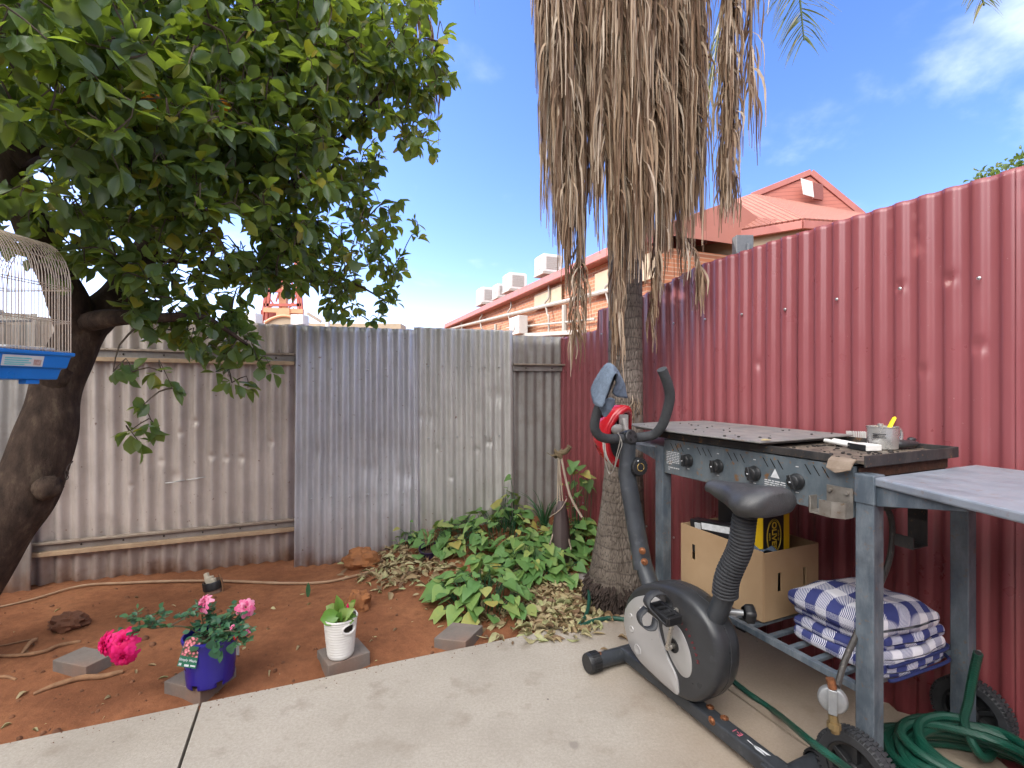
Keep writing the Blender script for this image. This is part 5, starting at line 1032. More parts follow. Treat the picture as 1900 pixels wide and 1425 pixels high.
def pedal(c, side, th):
    M = T @ Matrix.Translation(c) @ Matrix.Rotation(th, 4, 'Y') @ Matrix.Scale(1.15, 4); b = MB(M)
    b.box((.0, side * .055, 0), (.088, .012, .026)); b.box((0, side * .008, 0), (.088, .012, .026)); b.box((.040, side * .03, 0), (.012, .05, .026)); b.box((-.040, side * .03, 0), (.012, .05, .026)); b.tube([(0, -side * .01, 0), (0, side * .06, 0)], .010, 8)
    for k in (-.02, .02): b.box((k, side * .03, 0), (.010, .05, .020))
    pd = build('pedal', b, BLACK, bk, smooth=0, bevel=.003)
    b = MB(M); path = crv([(-.030, side * .064, -.004), (-.005, side * .070, .006), (.020, side * .085, .030), (.028, side * .06, .052), (.026, side * .02, .050), (.020, -side * .004, .020), (.02, -side * .002, 0)], 4); rows = [[Vector(p) + Vector((-.014, 0, 0)), Vector(p) + Vector((.014, 0, 0))] for p in path]; b.grid(rows)
    path2 = crv([(.0, side * .064, -.010), (-.01, side * .080, -.030), (.01, side * .10, -.034), (.030, side * .10, -.012), (.03, side * .075, .01)], 4); b.grid([[Vector(p) + Vector((-.012, 0, 0)), Vector(p) + Vector((.012, 0, 0))] for p in path2]); build('pedal_strap', b, RUBBER, pd, solid=.003)
pedal(up + Vector((.0, .012, 0)), 1, -.12); pedal(dn + Vector((0, -.012, 0)), -1, .1)
# frame
b = MB(T); b.box((.37, 0, .048), (.74, .052, .046)); bm_ = build('base_beam', b, FR, bk, smooth=0, bevel=.006)
def stab(x, l0, l1):
    b = MB(T); b.tube([(x, l0, .037), (x, l1, .037)], .031, 18); st_ = build('stabiliser', b, FR, bk)
    for l_, s_ in ((l0, -1), (l1, 1)):
        b = MB(T @ frame((x, l_ - s_ * .028, .040), (0, s_, 0))); b.lathe([(.034, 0), (.039, .002), (.039, .050), (.036, .056), (.0, .057)], 22, 0, None, False)
        for k in range(22): a = 2 * math.pi * k / 22; b.box((.0392 * math.cos(a), .0392 * math.sin(a), .022), (.003, .0055, .036), rz=a)
        build('end_cap', b, BLACK, st_, smooth=30)
    return st_
stab(.745, -.17, .165); rs_ = stab(.0, -.165, .24)
b = MB(T); b.box((.02, .0, .058), (.07, .075, .012)); build('clamp_plate', b, FR, bk, smooth=0, bevel=.004)
def bolt(c, n, r=.0105): b = MB(T @ frame(c, n)); b.lathe([(r * 1.35, 0), (r * 1.35, .002), (r, .0025), (r * .85, .006), (r * .4, .008), (r * .4, .004), (0, .004)], 12, 0, None, False); return build('bolt', b, RUST, bk)
for px, py, nn in ((1318, 1312, 1), (1347, 1331, 1), (1321, 1337, 0)):
    if nn: g_ = TL @ G(px, py, .0712); bolt(Vector((g_.x, max(-.018, min(.018, g_.y)), .071)), (0, 0, 1))
    else: bolt(kp(px, py, .026), (0, 1, 0))
bolt(Vector((.745, .13, .062)), (-.3, .2, .9)); bolt(Vector((.745, -.12, .062)), (0, 0, 1))
mA, mB_, mC = kp(1210, 1095, 0), kp(1190, 1035, 0), kp(1163, 880, 0); mD = kp(1166, 812, 0)
b = MB(T); b.tube([mA + (mA - mB_) * .3, mA, mB_ + (mB_ - mA) * .1], .037, 16, flat=.85); build('mast_socket', b, FR, bk)
b = MB(T); b.tube([mB_ - (mC - mB_) * .12, mB_, mC, mD + Vector((0, 0, .0))], [.042, .041, .039, .034], 18, flat=.8); build('mast', b, FR, bk)
for px, py in ((1191, 1021), (1176, 1033), (1195, 1041)): c = kp(px, py, .026); c.y = .0245; bolt(Vector((c.x - .006, c.y + .004, c.z)), (-.6, .8, 0))
kc = kp(1184, 866, -.035); b = MB(T); b.box((kc.x + .030, -.012, kc.z), (.045, .07, .06)); tk_ = build('tension_box', b, BK, bk, smooth=0, bevel=.008)
b = MB(T @ frame(kc + Vector((.0, 0, 0)), (-1, .10, .05))); b.lathe([(.036, -.012), (.038, -.006), (.038, .012), (.034, .018), (.0, .019)], 26, 0, None, False)
for k in range(18): a = 2 * math.pi * k / 18; b.box((.0385 * math.cos(a), .0385 * math.sin(a), .002), (.003, .006, .018), rz=a)
tk2 = build('tension_knob', b, BLACK, tk_, smooth=35)
GLD = simple('gold print', (.50, .33, .08), None, 9, .5, .2, 0); MK = T @ frame(kc, (-1, .10, .05)); b = MB(MK); b.tube([(.016 * math.cos(a), .016 * math.sin(a), .0192) for a in np.linspace(.4, 3.6, 18)], .0013, 4); b.tube([(.016 * math.cos(a), .016 * math.sin(a), .0192) for a in np.linspace(4.0, 6.3, 14)], .0010, 4); build('dial_mark', b, GLD, tk2)
b = MB(MK); b.ball((.027, .012, .0192), .003, 5); build('dial_dot', b, WHT, tk2)
# bars
Zc = (T @ mD).y
b = MB(T @ frame(mD, (-.95, 0, .25))); b.lathe([(.030, -.02), (.033, -.014), (.033, .018), (.029, .026), (.0, .026)], 20, 0, None, False); b.box((0, 0, 0), (.05, .06, .03)); cb = build('bar_clamp', b, BLACK, bk, bevel=.003)
b = MB(T @ frame(mD, (-.95, 0, .25)))
for k in range(3): a = k * 2.1 + .4; b.lathe([(.007, .0262), (0, .0264)], 10, 0, Matrix.Translation((.017 * math.cos(a), .017 * math.sin(a), 0)), False)
build('clamp_hole', b, simple('hole black', (.003, .003, .003), None, 9, .9, 0, 0), cb)
FOAM = simple('foam grip', (.040, .043, .047), (.030, .032, .035), 60, .8, 0, .3)
b = MB(); b.tube(crv([P(1166, 812, Zc), P(1145, 814, Zc - .02), P(1118, 812, Zc - .06), P(1104, 797, Zc - .085), P(1106, 772, Zc - .10), P(1119, 735, Zc - .115), P(1131, 705, Zc - .13), P(1139, 686, Zc - .14)], 7), .0195, 14); build('handlebar', b, FOAM, bk, smooth=60)
b = MB(); b.tube(crv([P(1168, 812, Zc), P(1190, 811, Zc + .02), P(1213, 806, Zc + .01), P(1228, 790, Zc - .02), P(1238, 762, Zc - .05), P(1243, 735, Zc - .075), P(1238, 710, Zc - .10), P(1228, 685, Zc - .12)], 7), .0205, 14); build('handlebar', b, FOAM, bk, smooth=60)
b = MB()
b.tube(crv([P(1146, 803, Zc - .03), P(1151, 815, Zc - .06), P(1144, 845, Zc - .05), P(1139, 870, Zc - .03), P(1130, 878, Zc), P(1122, 850, Zc), P(1121, 820, Zc - .02)], 6), .0022, 5); b.tube(crv([P(1147, 803, Zc - .03), P(1154, 822, Zc - .05), P(1149, 840, Zc - .05), P(1141, 866, Zc - .04)], 5), .002, 5); build('loose_cable', b, simple('grey wire', (.30, .28, .25), None, 30, .5, .3, 0), bk)
b = MB(); ck = P(1146, 797, Zc + .05); b.ball(ck, .026, 8, sq=(1.1, .6, .9)); b.box(P(1157, 780, Zc + .07), (.035, .03, .05)); b.tube([P(1162, 800, Zc + .03), P(1158, 778, Zc + .06)], .012, 8); build('console_mount', b, [simple('grey console', (.24, .22, .21), None, 20, .5)], bk)
# seat post, bellows, saddle
pA, pB, pC = kp(1322, 1165, 0), kp(1347, 1098, 0), kp(1388, 945, 0)
b = MB(T); b.tube([pA - (pB - pA) * .25, pA, pB], .038, 18, flat=.8); build('seat_socket', b, FR, bk)
b = MB(T); dvx = (pC - pB); L_ = dvx.length; n_ = 26; pts = []; rr = []
for k in range(n_):
    for f, r in ((0, .0335), (.28, .0395), (.62, .0395), (.9, .0335)):
        t = (k + f) / n_; q = pB - dvx.normalized() * .012 + dvx * t + Vector((.006 * math.sin(t * 7), .004 * math.sin(t * 9), 0)); pts.append(q); rr.append(r * (1.06 - .12 * t))
b.tube(pts, rr, 18); build('rubber_bellows', b, RUBBER, bk, smooth=50)
b = MB(T); b.tube([pC - dvx * .05, pC + dvx * .12], .016, 12); build('seat_post', b, FR, bk)
kc2 = kp(1358, 1136, -.035); b = MB(T); b.tube([pB - (pB - pA) * .55 + Vector((0, -.02, 0)), kc2 + Vector((-.02, -.03, 0))], .010, 10)
Mk = T @ frame(kc2 + Vector((-.025, -.035, 0)), (-.5, -.85, .0)); b2 = MB(Mk); b2.lathe([(.022, -.006), (.028, 0), (.028, .022), (.022, .028), (0, .028)], 20, 0, None, False, None, lambda a, z: 1 + .13 * math.cos(a * 5))
build('lock_pin', b, TAR, bk); build('lock_knob', b2, BLACK, bk, smooth=50)
rings = []; S0, S1 = .010, .288; n_ = 22
for k in range(n_ + 1):
    t = k / n_; s = S0 + (S1 - S0) * t; e = math.sin(math.pi * min(1, max(0, (t + .012) / 1.024))) ** .32
    wd = float(np.interp(t, [0, .06, .2, .35, .5, .65, .8, .93, 1], [.062, .100, .118, .104, .070, .046, .036, .031, .018])); ht = float(np.interp(t, [0, .08, .3, .55, .8, 1], [.030, .044, .050, .042, .030, .016])); zt_ = float(np.interp(t, [0, .15, .45, .75, .92, 1], [.882, .893, .884, .876, .873, .858])); ring = []
    for j in range(26):
        a = 2 * math.pi * j / 26; c, q = math.cos(a), math.sin(a); y = wd * (abs(c) ** .8) * (1 if c > 0 else -1) * (1 if q > -.2 else .86); z = zt_ - ht + ht * (abs(q) ** .75 * (1 if q > 0 else -1.0)) - .015 * (abs(c) ** 2.5) * (wd / .1) + (.006 * (1 - abs(c)) * -1 if q > .7 and .15 < t < .5 else 0)
        ring.append(Vector((s, y, z)))
    rings.append(ring)
b = MB(T); b.loft(rings); SADM = simple('worn black saddle vinyl', (.052, .053, .056), (.034, .034, .036), 10, .42, 0, .25, [(35, .6, (.11, .105, .10), .3)], bs=220); sd = build('saddle', b, SADM, bk, smooth=70, sub=1)
# lettering
RD_ = simple('dark red print', (.17, .022, .03), None, 30, .5, 0, 0); tc_ = [kp(*q, .0568) for q in ((1256, 1146), (1269, 1162), (1279, 1180), (1287, 1200), (1293, 1220), (1296, 1236))]; path = crv(tc_, 8); ac = [0]
for i in range(1, len(path)): ac.append(ac[-1] + (path[i] - path[i - 1]).length)
for i, ch in enumerate('LIFESPAN'):
    d = ac[-1] * (i + .5) / 8; k = max(j for j in range(len(ac)) if ac[j] <= d); k = min(k, len(path) - 2); tgt = (path[k + 1] - path[k]).normalized(); wx = T.to_3x3() @ tgt; wy = (T.to_3x3() @ Vector((0, 1, 0))).cross(wx)
    text(ch, .016, T @ (path[k] + Vector((0, .0008, 0))), wx, wy, RD_, ho, 'lettering', .0004)
PK = simple('pink print', (.50, .12, .17), None, 30, .5, 0, 0); zx = T.to_3x3() @ Vector((1, 0, 0)); zy = T.to_3x3() @ Vector((0, 1, 0))
text('E-1', .026, T @ Vector((.165, .0, .0716)), -(zx * -1), zy, PK, bm_, 'lettering')
b = MB(T); b.tube([(.128, 0, .072), (.105, .002, .072)], .0014, 4); b.add([(.105, .002, .0722), (.090, .010, .0722), (.055, .008, .0722), (.075, .002, .0722)], [(0, 1, 2, 3)]); b.add([(.105, .0, .0722), (.06, .001, .0722), (.050, -.008, .0722), (.085, -.006, .0722)], [(0, 1, 2, 3)]); build('feather_mark', b, WHT, bm_, smooth=0)
b = MB(T @ frame((.0, .115, .034), (0, 1, 0))); 
b.grid([[Vector((.0285 * math.cos(a), .0285 * math.sin(a), z)) for a in np.linspace(2.0, 3.2, 7)] for z in (-.04, .05)]); build('worn_label', b, simple('scratched label', (.34, .35, .36), (.03, .03, .035), 55, .5, 0, 0), rs_)

# helmet hung on the mast
HR = simple('glossy red helmet', (.40, .014, .022), (.32, .010, .016), 5, .22, 0, 0, [(13, .60, (.50, .42, .42), .05)]); HW = simple('white helmet trim', (.66, .63, .62), None, 9, .3, 0, 0); HB = simple('black helmet foam', (.015, .015, .017), None, 40, .8, 0, .3)
hc = P(1153, 806, 2.27); hm = thing('bicycle_helmet', hc, 'glossy red and white bicycle helmet hung open side out behind the handlebar', 'helmet'); hz = Vector((.68, -.70, -.16)).normalized(); M = frame(hc, hz, (-.10, 0, 1))
def hring(t, k=1.0):                                 # 0 open rim .. 1 crown
    a = t * math.pi / 2; r = math.cos(a) ** .8; return [Vector((.138 * k * r * math.cos(q) * (1 if math.cos(q) > 0 else 1.12) + .01 * t, .098 * k * r * math.sin(q) * (1 - .14 * math.cos(q)), -.135 * k * math.sin(a) + .014 * math.cos(2 * q) * (1 - t))) for q in np.linspace(0, 2 * math.pi, 32, endpoint=False)]
b = MB(M); b.loft([[p + Vector((0, 0, -.004)) for p in hring(0, .75)], [p + Vector((0, 0, .008)) for p in hring(0, .80)], [p + Vector((0, 0, .010)) for p in hring(0, .92)], [p + Vector((0, 0, .004)) for p in hring(0, .99)], hring(.03)], cap=False); build('rim_band', b, HR, hm, smooth=70)
b = MB(M); b.loft([hring(t) for t in np.linspace(0, .985, 11)], cap=False)
b.f = [f for i, f in enumerate(b.f) if not ((i // 32) in (3, 4, 5, 6) and ((i % 32) % 8) in (3, 4))]; b.m = [0] * len(b.f); build('shell', b, HR, hm, smooth=70, solid=.003)
b = MB(M); b.loft([hring(t, .76) for t in np.linspace(0, .985, 9)], cap=False); build('liner', b, HB, hm, smooth=70)
b = MB(M); b.loft([[p * 1.012 + Vector((0, 0, -.002)) for p in hring(0)], [p * 1.03 + Vector((0, 0, -.004)) for p in hring(.03)], [p * 1.012 for p in hring(.10)]], cap=False); b.f = [f for i, f in enumerate(b.f) if 8 < i % 32 < 24]; b.m = [0] * len(b.f); build('rim_trim', b, HW, hm, smooth=70)
b = MB(M); b.tube(crv([(.10, .05, -.02), (.03, .06, .02), (-.06, .03, .03), (-.10, -.02, .01)], 5), .005, 6, flat=.3); b.tube(crv([(.10, -.05, -.02), (.03, -.03, .01), (-.05, .0, .03)], 5), .005, 6, flat=.3); build('chin_strap', b, BLACK, hm)

# towel over the left grip
TW = simple('blue grey terry towel', (.155, .20, .265), (.10, .135, .185), 60, .95, 0, .9, bs=380, d=.006); g0 = [[(1097, 722, 1.985), (1110, 698, 1.97), (1121, 681, 1.955), (1131, 677, 1.95), (1144, 688, 1.97), (1154, 712, 1.99), (1163, 735, 2.0)],
     [(1099, 733, 1.95), (1111, 706, 1.94), (1121, 683, 1.925), (1132, 676, 1.92), (1145, 690, 1.945), (1155, 714, 1.965), (1160, 737, 1.98)],
     [(1105, 745, 1.91), (1114, 716, 1.90), (1123, 686, 1.89), (1133, 677, 1.885), (1145, 695, 1.92), (1152, 716, 1.945), (1153, 734, 1.96)],
     [(1115, 754, 1.885), (1122, 722, 1.875), (1129, 690, 1.868), (1136, 681, 1.87), (1142, 697, 1.905), (1147, 716, 1.93), (1146, 730, 1.945)],
     [(1121, 748, 1.87), (1130, 722, 1.865), (1136, 698, 1.86), (1140, 690, 1.862), (1142, 700, 1.89), (1144, 712, 1.915), (1144, 724, 1.93)]]
def smoothgrid(g, n=5):
    rows = [crv([P(*q) for q in r], n) for r in g]; cols = [crv([r[k] for r in rows], n) for k in range(len(rows[0]))]
    return [[c[m] + Vector((.0035 * noise.noise(c[m] * 45), .006 * noise.noise(c[m] * 38 + Vector((5, 0, 0))), .0035 * noise.noise(c[m] * 45 + Vector((0, 7, 0))))) for c in cols] for m in range(len(cols[0]))]
g0 = [[(1098, 720, 2.00), (1108, 700, 1.985), (1118, 684, 1.965), (1130, 676, 1.955), (1145, 686, 1.975), (1156, 710, 2.0), (1164, 738, 2.01)],
      [(1096, 727, 1.96), (1107, 702, 1.945), (1119, 683, 1.93), (1131, 675, 1.92), (1146, 689, 1.95), (1157, 713, 1.975), (1160, 739, 1.985)],
      [(1101, 744, 1.915), (1111, 712, 1.905), (1121, 686, 1.893), (1133, 676, 1.888), (1146, 693, 1.925), (1152, 714, 1.95), (1148, 737, 1.96)],
      [(1104, 750, 1.88), (1116, 718, 1.872), (1127, 690, 1.866), (1138, 682, 1.868), (1145, 696, 1.91), (1147, 714, 1.94), (1140, 733, 1.945)],
      [(1118, 758, 1.86), (1128, 728, 1.852), (1138, 700, 1.850), (1144, 694, 1.862), (1143, 700, 1.90), (1142, 712, 1.93), (1137, 728, 1.935)]]
b = MB(); b.grid(smoothgrid(g0)); b.grid(smoothgrid([[(1114, 748, 1.93), (1122, 742, 1.90), (1134, 738, 1.89), (1141, 742, 1.92)], [(1113, 756, 1.93), (1123, 756, 1.905), (1132, 752, 1.90), (1138, 752, 1.92)], [(1116, 764, 1.93), (1123, 766, 1.91), (1130, 763, 1.91), (1133, 761, 1.92)], [(1119, 771, 1.925), (1121, 773, 1.915), (1124, 772, 1.915), (1126, 770, 1.92)]], 4))
tag(build('hand_towel', b, TW, None, P(1130, 760, 1.92), smooth=80, solid=.006), 'blue grey terry hand towel draped over the left handlebar grip', 'towel')

# ------------------------------------------------------------------ pavers and pots
PAV = Mat('grey concrete paver'); pc = PAV.ramp(PAV.noise(10, 7, .65), [(.3, (.165, .135, .115)), (.7, (.235, .20, .175))]); pc = PAV.mix(PAV.ramp(PAV.noise(120, 4, .7), [(.5, .35), (.75, 0)]), pc, (.10, .085, .075))
PAV.set(Base_Color=PAV.mix(PAV.ramp(PAV.noise(5, 6), [(.45, 0), (.7, .55)]), pc, (.24, .11, .06)), Roughness=.9); PAV.bump(PAV.noise(140, 4), .4, .003); PAV = PAV.m
def paver(l, f, r, h, lab, sink=.015):
    zl = [hgt(*G(*q, -.03).to_2d()) for q in (l, f, r)]; z = sum(zl) / 3; A, Fc, B = G(*l, z), G(*f, z), G(*r, z); C_ = A + B - Fc; b = MB(); q = [Fc, B, C_, A]
    b.add([p + Vector((0, 0, -sink)) for p in q] + [p + Vector((0, 0, h)) for p in q], [(3, 2, 1, 0), (4, 5, 6, 7), (0, 1, 5, 4), (1, 2, 6, 5), (2, 3, 7, 6), (3, 0, 4, 7)]); c = (A + B) / 2; c.z = z
    tag(build('concrete_paver', b, PAV, None, c, smooth=0, bevel=.0035), lab, 'paver', 'grey pavers on the soil'); return c, z + h
paver((97, 1246), (159, 1259), (216, 1231), .048, 'bare grey paver behind the hanging magenta roses')
c2, z2 = paver((304, 1288), (371, 1304), (439, 1259), .050, 'grey paver under the blue rose pot')
c3, z3 = paver((588, 1227), (609, 1258), (687, 1230), .050, 'grey paver under the white ribbed planter')
paver((805, 1204), (864, 1211), (896, 1179), .050, 'bare grey paver between the vines and the slab edge')
# blue pot with roses
POTB = simple('cobalt plastic pot', (.022, .014, .24), (.016, .010, .18), 5, .34, 0, .06); PSOIL = simple('potting mix', (.06, .035, .022), (.025, .016, .011), 60, .95, 0, .8)
bp_ = G(391, 1259, z2); bp_.z = z2; rp = thing('potted_rose', bp_, 'rose bush with pink blooms in a cobalt blue plastic pot on a paver', 'potted plant')
b = MB(Matrix.Translation(bp_)); n_ = 48
b.lathe([(.080, 0), (.082, .004), (.083, .020), (.0835, .022), (.093, .168), (.0935, .170), (.097, .171), (.098, .176), (.097, .182), (.093, .183), (.091, .176), (.088, .150)], n_, 0, None, False, lambda i, j: i in (0, 1) and (j % 8) in (2, 3)); b.lathe([(.0, .020), (.081, .020)], n_, 0, None, False); build('pot', b, POTB, rp, smooth=45, solid=.002)
b = MB(Matrix.Translation(bp_)); b.lathe([(0, .158), (.05, .160), (.089, .154)], 24, 0, None, False, None, lambda a, z: 1 + .02 * math.sin(a * 5)); build('potting_soil', b, PSOIL, rp)
Zr = bp_.y; RS = simple('rose stem', (.07, .10, .035), (.09, .05, .03), 40, .6, 0, .1); stems = []; base = bp_ + Vector((0, 0, .155))
def rpnt(px, py, dY=0): return P(px, py, Zr + dY)
stems = [[base + Vector((-.02, 0, 0)), rpnt(350, 1165, -.02), rpnt(315, 1162, -.05), rpnt(285, 1166, -.07), rpnt(258, 1162, -.08), rpnt(240, 1175, -.09), rpnt(226, 1192, -.10)],
         [base, rpnt(378, 1160, .02), rpnt(375, 1140, .02), rpnt(378, 1120, .0)], [base, rpnt(405, 1160, .0), rpnt(428, 1142, .0), rpnt(452, 1130, .0)],
         [base, rpnt(398, 1150, .04), rpnt(392, 1128, .05)], [base + Vector((.03, -.02, 0)), rpnt(415, 1172, -.06), rpnt(438, 1172, -.06), rpnt(458, 1178, -.05)],
         [base + Vector((.03, -.02, 0)), rpnt(425, 1185, -.06), rpnt(440, 1190, -.07), rpnt(447, 1198, -.07)], [rpnt(285, 1166, -.07), rpnt(284, 1150, -.06), rpnt(300, 1138, -.05)], [rpnt(315, 1162, -.05), rpnt(345, 1145, -.03), rpnt(356, 1138, -.02)], [rpnt(258, 1162, -.08), rpnt(258, 1150, -.08), rpnt(250, 1146, -.08)], [base, rpnt(420, 1150, .03), rpnt(440, 1150, .04), rpnt(470, 1165, .03)]]
b = MB(); X = []; D = []; U = []; S = []
for si, st_ in enumerate(stems):
    pts = crv(st_, 6); b.tube(pts, list(np.linspace(.0032, .0016, len(pts))), 6)
    for k in range(3 if si else 10, len(pts), 3 if si == 0 else 2):
        p = pts[k]; d0 = Vector(NR.randn(3)); d0.z = abs(d0.z) * .5; d0.normalize(); e = p + d0 * .035; b.tube([p, e], .0009, 4, cap=False)
        for j in range(5):
            f = [1, .66, .66, .3, .3][j]; sgn = [0, 1, -1, 1, -1][j]; sdv = d0.cross(Vector((0, 0, 1))).normalized() if abs(d0.z) < .95 else Vector((1, 0, 0)); X.append(p + d0 * .035 * f); D.append(d0 * (.6 if sgn else 1) + sdv * sgn); U.append(Vector((0, -.35, 1)) + Vector(NR.randn(3)) * .25); S.append(R_(.017, .029))
for k in range(95): # bushy centre
    a = random.random() * 6.283; r = .085 * math.sqrt(random.random()); p = base + Vector((r * math.cos(a) + .025, r * math.sin(a) - .01, .02 + .06 * random.random() - .5 * max(0, r - .06))); X.append(p); D.append(Vector((math.cos(a), math.sin(a) - .3, R_(-.5, .4)))); U.append(Vector((0, -.4, 1)) + Vector(NR.randn(3)) * .4); S.append(R_(.020, .034))
for (px, py) in ((405, 1197), (412, 1215), (395, 1193), (432, 1200), (400, 1208)): X.append(rpnt(px, py - 8, -.10)); D.append(Vector((R_(-.4, .2), -.2, -1))); U.append(Vector((0, -1, .3))); S.append(.045)
build('stems', b, RS, rp); leaves('leaves', *leaf_template([.02, .26, .36, .26, .01], .12, .15), X, D, U, S, ROSEL, rp)
def petalmat(name, a, bb_):
    m = Mat(name); g = m.node('ShaderNodeNewGeometry'); c = m.ramp(g.outputs['Random Per Island'], [(0, a), (1, bb_)]); m.set(Base_Color=c, Roughness=.55, Specular_IOR_Level=.3); tr_ = m.node('ShaderNodeBsdfTranslucent', {'Color': c}); ms = m.node('ShaderNodeMixShader', {0: .3, 1: m.b.outputs[0], 2: tr_.outputs[0]}); m.l.new(ms.outputs[0], m.out.inputs[0]); return m.m
MAG = petalmat('magenta petal', (.62, .004, .105), (.80, .022, .22)); PNK = petalmat('pink petal', (.70, .10, .26), (.84, .34, .50)); REDP = petalmat('red bud', (.50, .01, .02), (.55, .02, .03))
def bloom(c, n_, R, m, nm='bloom', k=34):
    z = Vector(n_).normalized(); M = frame(c, z); b = MB(M)
    for i in range(k):
        t = i / (k - 1); a0 = i * 2.39996; op = .15 + 1.25 * t ** .9; l_ = R * (.42 + .62 * t); wd = l_ * (.62 + .2 * random.random()); rows = []
        for u in np.linspace(0, 1, 5):
            row = []; ang = op * (.35 + .75 * u) + (.5 * max(0, u - .72) * (1 + t)); rr = R * .10 + l_ * u * math.sin(min(ang, 1.9)); zz = l_ * u * math.cos(min(ang, 1.9)) - .35 * R * t
            for v in np.linspace(-1, 1, 5):
                w_ = wd * (math.sin(math.pi * (.12 + .80 * u)) ** .7) * .5 * v; fl = .10 * l_ * (v * v) * (1 - .8 * t) + .05 * l_ * noise.noise(Vector((i * 3.1, u * 3, v * 2)))
                row.append(Vector(((rr - fl) * math.cos(a0) - w_ * math.sin(a0), (rr - fl) * math.sin(a0) + w_ * math.cos(a0), zz + .06 * l_ * noise.noise(Vector((i * 1.7, v * 2, u * 2))))))
            rows.append(row)
        b.grid(rows)
    return build(nm, b, m, rp, smooth=80)
bloom(rpnt(196, 1196, -.10), (-.5, -1.0, .15), .047, MAG, 'magenta_bloom', 40); bloom(rpnt(229, 1190, -.11), (.15, -1, .45), .047, MAG, 'magenta_bloom', 40); bloom(rpnt(228, 1218, -.13), (.4, -1, -.25), .046, MAG, 'magenta_bloom', 40)
bloom(rpnt(378, 1118, .0), (-.5, -.7, .55), .036, PNK, 'pink_bloom'); bloom(rpnt(456, 1127, .0), (.5, -.7, .45), .036, PNK, 'pink_bloom'); bloom(rpnt(437, 1181, -.07), (.3, -.6, .7), .010, REDP, 'bud', 10); bloom(rpnt(459, 1172, -.05), (.3, -.6, .9), .013, PNK, 'bud', 10); bloom(rpnt(432, 1163, -.05), (.0, -.6, .9), .013, PNK, 'bud', 10)
# plant tag
tg_ = [rpnt(346, 1180, -.10), rpnt(371, 1184, -.09), rpnt(363, 1241, -.10), rpnt(328, 1236, -.12)]; tx = (tg_[2] - tg_[3]).normalized(); ty = (tg_[0] - tg_[3]); ty = (ty - tx * ty.dot(tx)).normalized(); tz = tx.cross(ty); o0 = tg_[3]; TW_, TH_ = (tg_[2] - tg_[3]).length, .130
GRN = simple('green tag print', (.02, .15, .085), None, 9, .4, 0, 0); Mt = frame(o0, tz, tx)
sk = (tg_[0] - tg_[3]).dot(tx) / (tg_[0] - tg_[3]).dot(ty); HT_ = (tg_[0] - tg_[3]).dot(ty); sh_ = lambda u, v: (u * TW_ * (1 - .18 * v) + sk * v * HT_, v * HT_)
b = MB(Mt); b.prism([sh_(0, 0), sh_(1, 0), sh_(1, .9), sh_(.9, .98), sh_(.75, 1.03), sh_(.25, 1.02), sh_(.08, .96), sh_(0, .88)], -.001, .0); pl = build('plant_tag', b, GRN, rp, smooth=0)
PHM = Mat('tag photo'); vv = PHM.node('ShaderNodeTexVoronoi', {'Vector': PHM.co(), 'Scale': 95}); PHM.set(Base_Color=PHM.ramp(vv.outputs['Distance'], [(.1, (.80, .42, .45)), (.42, (.62, .16, .20)), (.62, (.05, .06, .03))]), Roughness=.4)
b = MB(Mt); b.prism([sh_(.03, .36), sh_(.97, .36), sh_(.97, .9), sh_(.75, 1.0), sh_(.25, .99), sh_(.03, .88)], .0002, .0006); build('tag_photo', b, PHM.m, pl, smooth=0)
u0 = sh_(.5, .235); text('Simply Magic', TW_ * .185, Mt @ Vector((u0[0], u0[1], .0006)), tx, ty, WHT, pl, 'tag_lettering', .0002, .0002)
b = MB(Mt)
for (ua, ub, va, vb) in ((.68, .95, .05, .10), (.36, .60, .03, .10), (.06, .2, .04, .12)): b.prism([sh_(ua, va), sh_(ub, va), sh_(ub, vb), sh_(ua, vb)], .0003, .0007)
build('tag_mark', b, WHT, pl, smooth=0)
b = MB(); tcr = rpnt(430, 1210, .0); b.box(tcr + Vector((.012, .02, 0)), (.012, .002, .045)); build('care_label', b, WHITE, rp, smooth=0)
# white planter
WPL = simple('white ceramic planter', (.66, .65, .63), (.58, .56, .53), 9, .38, 0, .08, [(14, .66, (.36, .27, .19), .14)])
wb = G(632, 1216, z3); wb.z = z3; wpot = thing('white_planter', wb, 'white ribbed planter with handle holes and pale green plant on a paver', 'potted plant'); Mw = Matrix.Translation(wb); prof = [(0.0, .001), (.040, 0), (.048, .004), (.0525, .012)]
for k in range(40): z = .014 + .148 * k / 39; prof.append((.053 + .014 * (k / 39) + (.0008 if k % 3 else -.0006), z))
prof += [(.069, .164), (.0705, .167), (.069, .171), (.066, .170), (.062, .12)]; n_ = 72
fa = math.atan2(-.62, .78)
def hole(i, j):
    z = (prof[i][1] + prof[min(i + 1, len(prof) - 1)][1]) / 2; a = 2 * math.pi * (j + .5) / n_
    for c in (fa, fa + math.pi):
        d = (a - c + math.pi) % (2 * math.pi) - math.pi
        if (d / .42) ** 2 + ((z - .135) / .017) ** 2 < 1: return True
    return False
b = MB(Mw); b.lathe(prof, n_, 0, None, False, hole); build('planter', b, WPL, wpot, smooth=40, solid=.003)
for c in (fa, fa + math.pi): b = MB(Mw); b.tube([((.067 + .0006) * math.cos(c + .44 * math.cos(q)), .0676 * math.sin(c + .44 * math.cos(q)), .135 + .019 * math.sin(q)) for q in np.linspace(0, 2 * math.pi, 30)], .0045, 7, cap=False); build('handle_rim', b, WPL, wpot)
b = MB(Mw); b.lathe([(0, .118), (.0600, .116)], 24, 0, None, False); build('potting_soil', b, PSOIL, wpot)
VAR = leafmat('pale variegated leaf', [(0, (.05, .16, .02)), (.5, (.12, .26, .04)), (1, (.34, .38, .14))], (.5, .6, .06), .3, .4); X = []; D = []; U = []; S = []; Zw = wb.y; b = MB()
